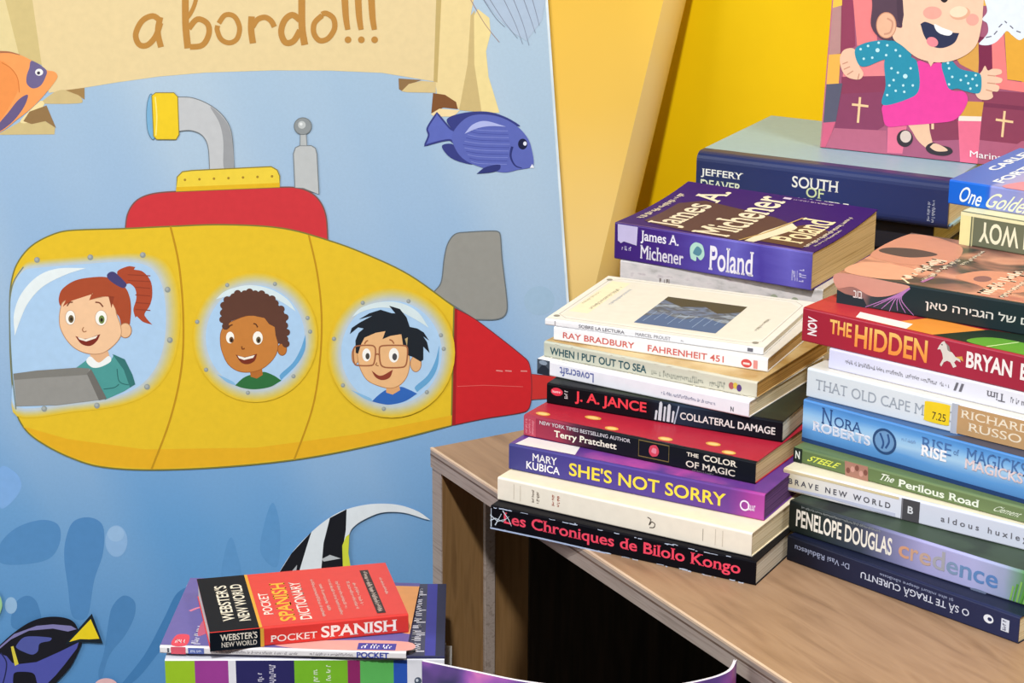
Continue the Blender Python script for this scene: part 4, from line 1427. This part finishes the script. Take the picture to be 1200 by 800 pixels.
# --- stack behind: purple paperback on a grey one on hidden books
hid_shade = ['2c2a30', '3a3436', '26282e', '1c1a1c']  # dark covers paint the shadow inside the hidden piles
z = 0.0
for k, tt in enumerate((.031, .030, .0285)):
    book('paperback_book', ('dark paperback hidden at the bottom behind the left stack', 'dark paperback hidden second from the bottom behind the left stack', 'dark paperback hidden just under the mottled grey book')[k],
         GB_, .094, 1.764, z, -28.1, .17, .12, tt - .0002, hid_shade[k], hid_shade[k], GREYP)
    z += tt
grey_sp = noise_mat('mottled_grey_spine', [(.3, 'a9a6a2'), (.45, 'cdc8c6'), (.6, 'd9d2d0'), (.72, 'b5a8ac')], 60, (1, 1, 2.5), .45)


def f(P):
    P.scribble(.10, .13, .25, .55, '8f8c8a', 0, 3)
    P.scribble(.19, .26, .3, .75, '8f8580', 0, 14)
    P.scribble(.32, .66, .22, .5, 'a58f88', 0, 5)
    for k in range(5):
        P.ell(.72 + k * .05, .4 + .1 * (k % 2), .02, .15, '9aa08a' if k % 2 else 'b9a8b0')


book('paperback_book', 'mottled pale grey paperback squeezed under the purple POLAND book', GB_, .0885, 1.7525, .0897, -28.1, .176, .13, .0266, grey_sp, 'c9c4c0', GREYP, spine_print=f)

pol_sp = ramp_mat('purple_to_violet_spine', [(0, '3a1a70'), (.25, '42237e'), (.5, '5a4cac'), (.62, '6a64c0'), (.75, '4c3ea0'), (.9, '6a62c0'), (1, '544aa4')], 0, .175, .06, 30, .3, .45, nvec=(1, 1, 4))


def f(P):
    P.text('James A.', .137, .335, .54, .90, 'eee8f2', weight=.014, serif=True)
    P.text('Michener', .137, .362, .12, .50, 'eee8f2', weight=.014, serif=True)
    P.poly([(.40, .35), (.395, .65), (.42, .8), (.455, .76), (.468, .5), (.45, .34), (.43, .42), (.425, .3)], 'b4dccc', True)
    P.poly([(.41, .5), (.43, .7), (.455, .6), (.44, .45)], '5a8c9c', True)
    P.text('Poland', .492, .715, .12, .78, 'f2ecf4', weight=.014, serif=True)
    P.scribble(.905, .935, .2, .6, 'c9c4e8', 0, 3)
    P.scribble(.94, .975, .2, .55, 'c9c4e8', 90, 4)
    P.scribble(.04, .09, .28, .40, 'cfc6e0', 0, 4)


def g(P):
    def band(pts, mat, n=24):                                      # follows the curl: cut into thin slices along the cover
        vs_ = [p[1] for p in pts]
        lo, hi = min(vs_), max(vs_)
        for k in range(n):
            a, c = lo + (hi - lo) * k / n, lo + (hi - lo) * (k + 1) / n
            row = []
            for v in (a, c):
                xs = []
                for (x0, y0), (x1, y1) in zip(pts, pts[1:] + pts[:1]):
                    if (y0 - v) * (y1 - v) <= 0 and y0 != y1:
                        xs.append(x0 + (x1 - x0) * (v - y0) / (y1 - y0))
                row.append((min(xs), max(xs)))
            P.put([(row[0][0], a), (row[0][1], a), (row[1][1], c), (row[1][0], c)], [(0, 1, 2, 3)], mat, same=k > 0)
    band([(.10, .12), (.34, .05), (.62, .02), (.74, .10), (.72, .52), (.62, .6), (.2, .72), (.1, .6)], '4c3040')
    band([(.62, .08), (.93, .06), (.92, .5), (.78, .55), (.7, .4)], '54363a')
    C = 'e9ddc6'
    P.scribble(.04, .075, .18, .78, C, 90, 7, .8)
    P.text('James A.', .125, .315, .09, .92, C, rot=90, weight=.012, serif=True)
    P.text('Michener', .375, .565, .05, .95, C, rot=90, weight=.012, serif=True)
    band([(.655, .03), (.70, .03), (.775, .46), (.705, .56), (.66, .3)], 'e6dcc4', 12)
    P.stroke([(.63, .02), (.67, .24), (.73, .67)], .012, 'c0a06a')
    P.text('Poland', .735, .895, .15, .68, 'eadcb4', rot=90, weight=.012, serif=True)
    P.scribble(.92, .945, .1, .80, C, 90, 17, .8)
    P.scribble(.955, .97, .14, .55, C, 90, 8)
    P.rect(.53, .57, .94, .97, 'cfc0dc')
    P.scribble(.585, .79, .945, .968, 'cfc0dc', 0, 9)


pol = book('paperback_book', 'thick purple paperback with Poland in white on its spine and a curling cover', GB_, 0.0836, 1.756, .1165, -31.0, .175, .132, .0308, pol_sp, ink('33136a', .5, .1), pages('d2b88c', 'a68a5c'), spine_print=f, top_print=g,
           curl=lambda u, v: .008 * v ** 2.4 * (0.9 - .12 * u) - .0008 * math.sin(math.pi * v))
b = MB()
P = Print(b, lambda u, v, off: (u * .175, -off - .0002, v * .0308), aspect=.175 / .0308)
P.lift = .0002
P.poly([(.018, .52), (.035, .46), (.05, .52), (.118, .46), (.122, .97), (.016, .97)], 'c4badd')
o = b.build('shelf_sticker', next(c for c in pol.children if c.name.startswith('spine')))
o['label'] = 'torn pale lavender sticker'

# --- hardcover behind, on hidden books, with the picture book standing on it
z = 0.0
for k, tt in enumerate((.032, .030, .029, .0295)):
    book('hardcover_book', ('dark hardcover hidden at the bottom under the navy hardcover', 'dark hardcover hidden second from the bottom under the navy hardcover', 'dark hardcover hidden third from the bottom under the navy hardcover', 'dark hardcover in shadow right under the navy hardcover')[k],
         GB_, .188, 1.953, z, -28.1, .20, .150, tt - .0002, hid_shade[3 - k], hid_shade[3 - k], GREYP, hard=True)
    z += tt


def f(P):
    C = 'ecebe2'
    P.text('JEFFERY', .02, .194, .47, .66, C, weight=.014, serif=True)
    P.text('DEAVER', .02, .19, .24, .43, 'd6dcc0', weight=.012, serif=True)
    P.text('SOUTH', .392, .576, .50, .74, C, weight=.014, serif=True)
    P.text('OF', .45, .52, .33, .54, 'cfdba8', weight=.010, serif=True)
    P.text('NOWHERE', .36, .62, .10, .30, C, weight=.014, serif=True)
    P.scribble(.922, .934, .16, .56, 'b4bacb', 90, 5)
    P.scribble(.939, .952, .14, .60, 'b4bacb', 90, 6)


book('hardcover_book', 'thick navy hardcover with a pale blue-grey cover reading SOUTH OF', GB_, .1646, 1.9445, .1207, -28.1, .234, .178, .0428, ramp_mat('navy_jacket_spine', [(0, '262f58'), (.5, '2b386c'), (1, '27315e')], 0, .234, .1, 30, .33, .45), ink('9dbdc8', .4, .3), CREAM, hard=True, spine_print=f, shoulder=.008)

# picture book with a laughing child on its cover
pic = thing('picture_book', 'glossy picture book with a laughing child in a pink dress, standing on the navy hardcover', 'book', (.27805, 1.96257, Z0 + .1640), R(-25.8))
PL = R(6)
pic.rotation_euler = (R(90) - PL, 0, R(-25.8))
HC = ((-9.453873804e-04, -7.735344744e-05, 9.228317772e-01),
      (-9.745477828e-05, 9.102996375e-04, -6.338251447e-02),
      (-2.058464040e-04, 8.158696085e-05, -1.000000000e+00))


def cover_pt(u, v):
    """drawing grid of the cover picture -> metres across and up the cover"""
    return hmap(HC, u, v)


PW, PH, PT = .235, .26, .012
b = MB()
pic_front = ink('a65c76', .28, .5)
b.box(0, PW, 0, PH, -.0025, 0, pic_front, .0008)
Pc = Print(b, lambda u, v, o_: (min(PW - .0006, max(.0004, cover_pt(u, v)[0])), min(PH - .0006, max(.0004, cover_pt(u, v)[1])), o_), lift=.00006, step=.00001)
Pc.crop(940, 0, 4)
# pews and wall of the picture
Pc.poly([(60, -800), (1500, -800), (1500, 30), (100, 30)], 'f0c058')
Pc.poly([(1030, 30), (1500, 30), (1500, 430), (1030, 430)], 'e2a63c')
Pc.poly([(1030, 385), (1500, 400), (1500, 450), (1030, 435)], 'f2807e')
Pc.poly([(1030, 430), (1500, 450), (1500, 700), (1030, 660)], '8c4058')
Pc.poly([(900, 655), (1500, 690), (1500, 900), (880, 780)], 'b0607a')
Pc.poly([(180, -190), (232, -190), (250, 215), (175, 260)], '93405a')
Pc.poly([(222, -190), (330, -190), (352, 190), (258, 215)], 'ee8282')
Pc.poly([(200, 250), (400, 240), (395, 365), (190, 365)], 'e8868a')
Pc.poly([(185, 360), (400, 355), (392, 450), (182, 455)], '8c3e58')
Pc.poly([(178, 440), (385, 430), (385, 590), (350, 612), (152, 605)], '8a4260')
Pc.poly([(150, 600), (400, 612), (400, 725), (105, 695)], 'b8667e')
Pc.poly([(395, 590), (745, 560), (745, 765), (395, 725)], 'a65c78')
Pc.poly([(402, 590), (492, 584), (470, 720), (398, 716)], 'e2738f')
Pc.poly([(592, 570), (740, 560), (735, 655), (610, 660)], '8a4058')
Pc.stroke([(612, 572), (612, 605)], 12, 'eec9a0')
Pc.poly([(700, 240), (835, 195), (825, 345), (740, 300)], 'd8a04e')
Pc.poly([(826, 170), (892, 180), (892, 320), (830, 350)], '7c2c4a')
Pc.poly([(888, 150), (945, 150), (962, 375), (1060, 390), (1060, 435), (895, 412)], 'f2807e')
Pc.poly([(948, 130), (1060, 130), (1060, 385), (962, 372)], 'e2a63c')
Pc.poly([(848, 422), (1060, 436), (1060, 640), (1000, 680), (826, 662)], '8c4058')
Pc.poly([(845, 480), (1060, 500), (1060, 520), (845, 500)], '7a3650')
Pc.poly([(826, 655), (1010, 675), (900, 770), (826, 770)], 'b0607a')
Pc.poly([(742, 473), (852, 478), (842, 546), (735, 545)], 'd6a044')
Pc.poly([(735, 543), (842, 546), (840, 568), (733, 566)], 'eee0d0')
Pc.poly([(731, 566), (840, 568), (822, 770), (740, 765)], 'e6708c')
for s in ([(272, 455), (262, 575)], [(234, 489), (311, 498)], [(950, 520), (938, 642)], [(908, 560), (990, 572)]):
    Pc.stroke(s, 11, 'efc896')
# hinge strip at the left
Pc.poly([(150, -800), (225, -800), (186, -60), (180, 250), (112, 258)], 'b98a86')
Pc.poly([(120, -20), (188, -20), (188, 25), (118, 35)], 'f0c24c')
Pc.poly([(112, 255), (182, 252), (172, 392), (98, 395)], 'efb250')
Pc.poly([(98, 393), (190, 390), (158, 572), (86, 575)], '5b5a6c')
Pc.poly([(86, 573), (158, 570), (140, 620), (108, 700), (76, 695)], 'd2627f')
Pc.stroke([(175, -800), (138, -60), (118, 300), (92, 640)], 6, '8c5560')
# cloud
Pc.poly([(845, -40), (830, -170), (900, -260), (1040, -300), (1200, -270), (1290, -160), (1280, 20), (1230, 130), (1130, 195), (1060, 170), (1020, 188), (985, 165), (960, 145), (935, 172), (905, 200), (868, 212), (830, 206), (852, 180), (872, 150), (868, 110), (845, 90), (868, 50)], 'e2e8f1', True)
for x, y, x2, y2 in ((862, 176, 888, 170), (900, 162, 915, 145), (922, 128, 938, 112), (950, 98, 960, 108), (975, 120, 990, 134), (1005, 145, 1025, 152)):
    Pc.stroke([(x, y), (x2, y2)], 5, '5c5a68')
# child
Pc.poly([(500, 575), (585, 565), (600, 620), (612, 680), (588, 695), (545, 660), (520, 620)], 'e9bf9e', True)
Pc.ell(482, 648, 38, 40, '3b343a')
Pc.ell(486, 640, 26, 28, 'd8c4b8')
Pc.poly([(580, 690), (610, 668), (650, 680), (695, 692), (705, 715), (665, 730), (600, 718)], '3a343a', True)
Pc.poly([(598, 685), (625, 672), (665, 688), (682, 706), (630, 708)], 'e6c0a2', True)
Pc.stroke([(592, 690), (610, 672)], 8, '3a343a')
Pc.poly([(248, 232), (200, 232), (178, 270), (186, 325), (215, 362), (268, 372), (288, 345), (268, 305)], 'efc0a2', True)
for s in ([(190, 300), (215, 290)], [(196, 325), (225, 312)], [(212, 350), (240, 332)], [(262, 372), (268, 345)]):
    Pc.stroke(s, 5, 'c98e76')
Pc.poly([(825, 360), (845, 330), (858, 308), (872, 330), (895, 322), (932, 326), (935, 345), (905, 356), (938, 368), (932, 388), (905, 392), (925, 405), (918, 428), (892, 430), (895, 455), (868, 468), (830, 462), (812, 430)], 'efc4a6', True)
for s in ([(870, 352), (905, 356)], [(868, 388), (905, 392)], [(862, 420), (892, 428)]):
    Pc.stroke(s, 5, 'cb9478')
Pc.poly([(540, 290), (600, 300), (655, 298), (692, 415), (760, 430), (776, 478), (722, 558), (622, 577), (480, 588), (400, 592), (380, 545), (385, 488), (520, 450), (552, 400)], 'e8459b', True)
TE = '2b8ea8'
Pc.poly([(388, 280), (440, 262), (512, 268), (540, 292), (552, 400), (522, 452), (380, 492), (392, 400)], TE, True)
Pc.poly([(248, 236), (288, 204), (370, 188), (440, 194), (500, 228), (512, 268), (470, 284), (390, 278), (305, 310), (266, 302)], TE, True)
Pc.poly([(655, 300), (690, 272), (742, 322), (828, 342), (842, 372), (832, 435), (770, 428), (730, 415), (690, 416), (668, 360)], TE, True)
for x, y in ((275, 230), (310, 215), (355, 235), (400, 212), (440, 235), (395, 258), (330, 270), (290, 275), (460, 262), (360, 200), (420, 320), (450, 340), (485, 355), (430, 375), (475, 400), (440, 425), (480, 430), (510, 320), (400, 445), (520, 400), (410, 400), (690, 320), (705, 360), (745, 375), (780, 390), (800, 370), (690, 395), (820, 400), (770, 355), (685, 295), (815, 352), (790, 415)):
    Pc.ell(x, y, 6, 6, 'bfe6ea', n=10)
Pc.ell(355, 235, 10, 10, 'bfe6ea', n=10)
Pc.ell(485, 357, 11, 11, 'bfe6ea', n=10)
Pc.poly([(330, 20), (322, -140), (380, -290), (520, -380), (680, -400), (810, -340), (880, -210), (872, -60), (840, -100), (700, -190), (540, -180), (475, -60), (475, 60), (466, 122), (440, 130), (432, 185), (370, 178), (325, 120)], '594250', True)
Pc.poly([(455, -60), (500, -170), (600, -215), (720, -215), (820, -150), (852, -50), (848, 60), (842, 120), (815, 215), (740, 272), (645, 292), (545, 272), (472, 215), (430, 182), (425, 125), (470, 128), (462, 60)], 'f1c7a8', True)
Pc.poly([(440, -90), (468, -80), (478, 70), (468, 128), (448, 90)], '4e3a48')
Pc.ell(396, 118, 46, 60, 'e9b593', line='c98a6c', lw=4)
Pc.stroke([(400, 85), (425, 105), (415, 150), (385, 160)], 8, 'd0957a', sm=True)
Pc.ell(612, 60, 44, 30, 'f0a695')
Pc.ell(800, 92, 30, 28, 'f0a695')
Pc.poly([(556, 112, 1), (580, 102), (640, 126), (700, 150), (738, 155, 1), (715, 200), (662, 224), (610, 215), (575, 170)], '2f3450', True)
Pc.poly([(622, 113), (660, 130), (705, 148), (692, 166), (655, 160), (630, 142)], 'f2f2ef', True)
Pc.ell(612, 196, 28, 22, 'e98a92', 25)
Pc.ell(742, 62, 48, 30, 'e3ab8c', -8)
Pc.ell(735, 55, 42, 26, 'f7d8b8', -8)
Pc.ell(668, -38, 26, 50, '2a2228')
Pc.ell(676, -56, 9, 14, 'f4f2ee')
Pc.ell(806, -52, 22, 42, '2a2228')
Pc.ell(812, -68, 8, 12, 'f4f2ee')
Pc.poly([(590, 285), (605, 312), (620, 288)], 'efc4a6')
Pc.text('Marina', 788, 940, 734, 704, 'f4ecec', weight=.008, skew=20)
b.build('front_cover', pic)
b = MB()
b.box(0, PW, 0, PH, -PT, -PT + .0025, pic_front, .0008)
b.build('back_cover', pic)
b = MB()
b.box(-.0012, .002, 0, PH, -PT, 0, ink('c9788a', .3, .45), .0009)
b.build('spine', pic)
b = MB()
b.box(.002, PW - .003, .003, PH - .003, -PT + .0025, -.0025, WHITE)
b.build('page_block', pic)

# ------------------------------------------------------------------ small stack at the lower left
K = .96


def f(P):
    cols = [(0, .106, '9ac22a'), (.106, .226, '9c3f92'), (.226, .253, 'e6e4ea'), (.253, .462, '2c2a5e'), (.462, .653, '78b62c'), (.653, .698, '8c2a62'), (.698, .818, '5cb25a'), (.818, .867, '2c55b0'), (.867, 1.0, 'e2e2e8')]
    for a, c, h in cols:
        P.rect(a, c, 0.01, .99, h)
    P.scribble(.33, .352, .2, .8, 'd6d2e4', 90, 3)
    P.scribble(.372, .395, .2, .93, 'd6d2e4', 90, 4)
    P.scribble(.53, .552, .2, .85, 'e6efd4', 90, 5)
    P.scribble(.575, .60, .2, .92, 'e6efd4', 90, 6)
    P.ell(.905, .66, .013, .06, '4a5568')
    P.ell(.902, .67, .005, .025, 'c9d0da')


zs = CAMH - K * (CAMH + .1226)
book('paperback_book', 'white paperback hidden under the colour-striped thick book', GS_, -.2405, 1.4360, BZ + .0001, 1.2, .198, .128, .0448, 'd8d4cc', 'd8d4cc', WHITE)
book('paperback_book', 'thick book with green, purple, navy and blue colour stripes on its spine', GS_, -.2465, 1.4376, BZ + .0451, 1.2, .1995, .13, zs - BZ - .0452, 'e2e2e8', 'cfd0d8', WHITE, spine_print=f)


def g(P):
    P.rect(.60, .85, .0, 1, '4b4c62')
    P.rect(.85, .93, .0, 1, '45459a')
    P.rect(.93, 1, .0, 1, '33364e')
    P.scribble(.745, .845, .05, .93, 'dcd9e2', 90, 5, .9)


book('booklet', 'thin navy booklet with sideways silver lettering at the right of the small stack', GS_, -.142, 1.4402, zs, 1.2, .0952, .125, .0024, '3a3c60', '45459a', WHITE, top_print=g, cat='booklet')


def f(P):
    P.rect(.045, .105, .0, 1, 'd8586a')
    P.text('1', .03, .038, .2, .8, '5c5c66', weight=.02)
    P.rect(.115, .18, .1, .9, '5c6cb0')
    P.scribble(.125, .17, .25, .75, 'e4e8f4', 0, 3)
    P.scribble(.22, .56, .3, .68, '8c868c', 0, 4)
    P.scribble(.61, .79, .3, .68, '8c868c', 0, 6)
    P.text('POCKET', .80, .93, .1, .92, '3c4aa0', weight=.03)


def g(P):
    P.poly([(.0, .02), (1, .02), (1, 1), (0, 1)], '6a62a0')
    P.poly([(.55, .02), (1, .02), (1, .14), (.7, .14), (.45, .08)], 'e6a49a', True)
    P.poly([(.86, .3), (1, .25), (1, .95), (.87, .95)], 'eca66a')
    P.poly([(.045, .02), (.105, .02), (.1, .16), (.05, .16)], 'd94a5c', True)
    P.scribble(.055, .095, .05, .12, 'f2dede', 0, 3)
    P.scribble(.12, .16, .04, .3, 'e6e2f0', 90, 5)
    P.stroke([(.06, .5), (.1, .56), (.16, .55)], .02, 'e0809a', sm=True)
    P.poly([(.14, .15), (.2, .3), (.17, .5), (.13, .35)], 'c2607a', True)
    P.rect(.80, .955, .02, .11, '4a4a9c')
    P.scribble(.815, .94, .04, .095, 'eeeaf6', 0, 7)


book('paperback_book', 'thin violet paperback with a white spine lying right under the red dictionary', GS_, -.2505, 1.4427, zs + .0026, -2.4, .1766, .12, .0056, 'e6e2e2', '6a62a0', WHITE, spine_print=f, top_print=g)

BLK, RED = ink('10161f', .45, .1), 'd83a34'


def f(P):
    P.rect(-.002, .25, 0, 1, BLK)
    P.rect(.25, .268, 0, 1, 'd9a23c')
    P.text("WEBSTER'S", .05, .235, .5, .86, 'e8e0d0', weight=.012, serif=True)
    P.text('NEW WORLD', .055, .232, .16, .42, 'd8d0c4', weight=.010, serif=True)
    P.text('POCKET', .30, .535, .2, .56, 'f6e4dc', weight=.008, serif=True)
    P.text('SPANISH', .555, .94, .18, .80, 'f8ece4', weight=.020, serif=True)


def g(P):
    P.rect(0, .25, .01, 1, BLK)
    P.poly([(.247, .01), (.262, .01), (.262, 1), (.247, 1)], 'd9a23c')
    C = 'e6ddca'
    P.text("WEBSTER'S", .075, .140, .17, .83, C, rot=90, weight=.014, serif=True)
    P.text('NEW WORLD', .158, .218, .15, .83, C, rot=90, weight=.014, serif=True)
    P.text('POCKET', .288, .338, .22, .62, 'f4dfd4', rot=90, weight=.010, serif=True)
    P.text('SPANISH', .360, .440, .08, .79, 'f2b23c', rot=90, weight=.016, serif=True)
    P.text('DICTIONARY', .460, .520, .08, .78, 'f4dfd4', rot=90, weight=.008, serif=True)
    for k, (u, v0, v1) in enumerate(((.575, .1, .80), (.612, .2, .70), (.665, .10, .77), (.70, .2, .72), (.755, .18, .70), (.785, .24, .66))):
        P.scribble(u, u + .018, v0, v1, 'f0cfc4', 90, 40 + k)
    P.rect(.848, .893, .065, .885, '3b2f30')
    P.scribble(.858, .884, .1, .86, 'd8c4b8', 90, 50, .8)
    P.scribble(.932, .948, .4, .72, 'f0cfc4', 90, 51)


book('pocket_dictionary', "red and black pocket Spanish dictionary lying askew on top of the small stack", GS_, -.2131, 1.4342, zs + .0084, 13.3, .1432, .0955, .0146, RED, ink(RED, .34, .4), WHITE, spine_print=f, top_print=g)

# curled magazine with a galaxy print, standing in front of the shelf
mag = thing('curled_magazine', 'curled magazine with a purple galaxy print standing in front of the dark shelf opening', 'magazine', (0.04, 1.214, Z0 + BZ + .0003))
gal = noise_mat('galaxy_print', [(.3, '3a3560'), (.42, '6b4a94'), (.52, 'a45cb4'), (.6, 'd678bc'), (.7, '57488c')], 22, (1, 1, 1), .35, .4, 3, .3)
lav = noise_mat('lavender_print', [(.3, '8a86b0'), (.6, 'aaa6c8')], 15)
ARC = smooth([(-.0943, .034), (-.065, .021), (-.03, .006), (.01, -.002), (.05, .0), (.078, .010), (.094, .022), (.1, .038)], False, 6)
HM_ = .1885 - .0003


def sheet(b, off0, off1, mat_out, mat_in, edge, shrink=0.0):
    n = len(ARC)
    P0, P1 = [], []
    for i in range(n):
        a = Vector(ARC[max(0, i - 1)])
        c = Vector(ARC[min(n - 1, i + 1)])
        d = (c - a).normalized()
        nn = Vector((d.y, -d.x))
        p = Vector(ARC[i])
        P0.append(p + nn * off0)
        P1.append(p + nn * off1)
    top = lambda i: HM_ - shrink + (-.006 if i / n < .1 else 0.0)
    Vo = [(p.x, p.y, z_) for i, p in enumerate(P0) for z_ in (0, HM_ - shrink)]
    Vi = [(p.x, p.y, z_) for i, p in enumerate(P1) for z_ in (0, HM_ - shrink)]
    F = [(2 * i, 2 * i + 2, 2 * i + 3, 2 * i + 1) for i in range(n - 1)]
    b.add(Vo, F, mat_out)
    b.add(Vi, [f_[::-1] for f_ in F], mat_in)
    b.add([(*P0[i], HM_ - shrink) for i in range(n)] + [(*P1[i], HM_ - shrink) for i in range(n)], [(i, i + 1, n + i + 1, n + i) for i in range(n - 1)], edge)
    for i in (0, n - 1):
        b.add([(*P0[i], 0), (*P1[i], 0), (*P1[i], HM_ - shrink), (*P0[i], HM_ - shrink)], [(0, 1, 2, 3)], edge)


whitep = ink('e4e0e6', .5)
b = MB()
sheet(b, .0009, .0004, gal, whitep, whitep)
b.build('front_cover', mag, False)
b = MB()
sheet(b, .0004, -.0006, whitep, whitep, whitep, .0006)
b.build('page_block', mag)
b = MB()
sheet(b, -.0006, -.0010, whitep, lav, whitep)
b.build('back_cover', mag)
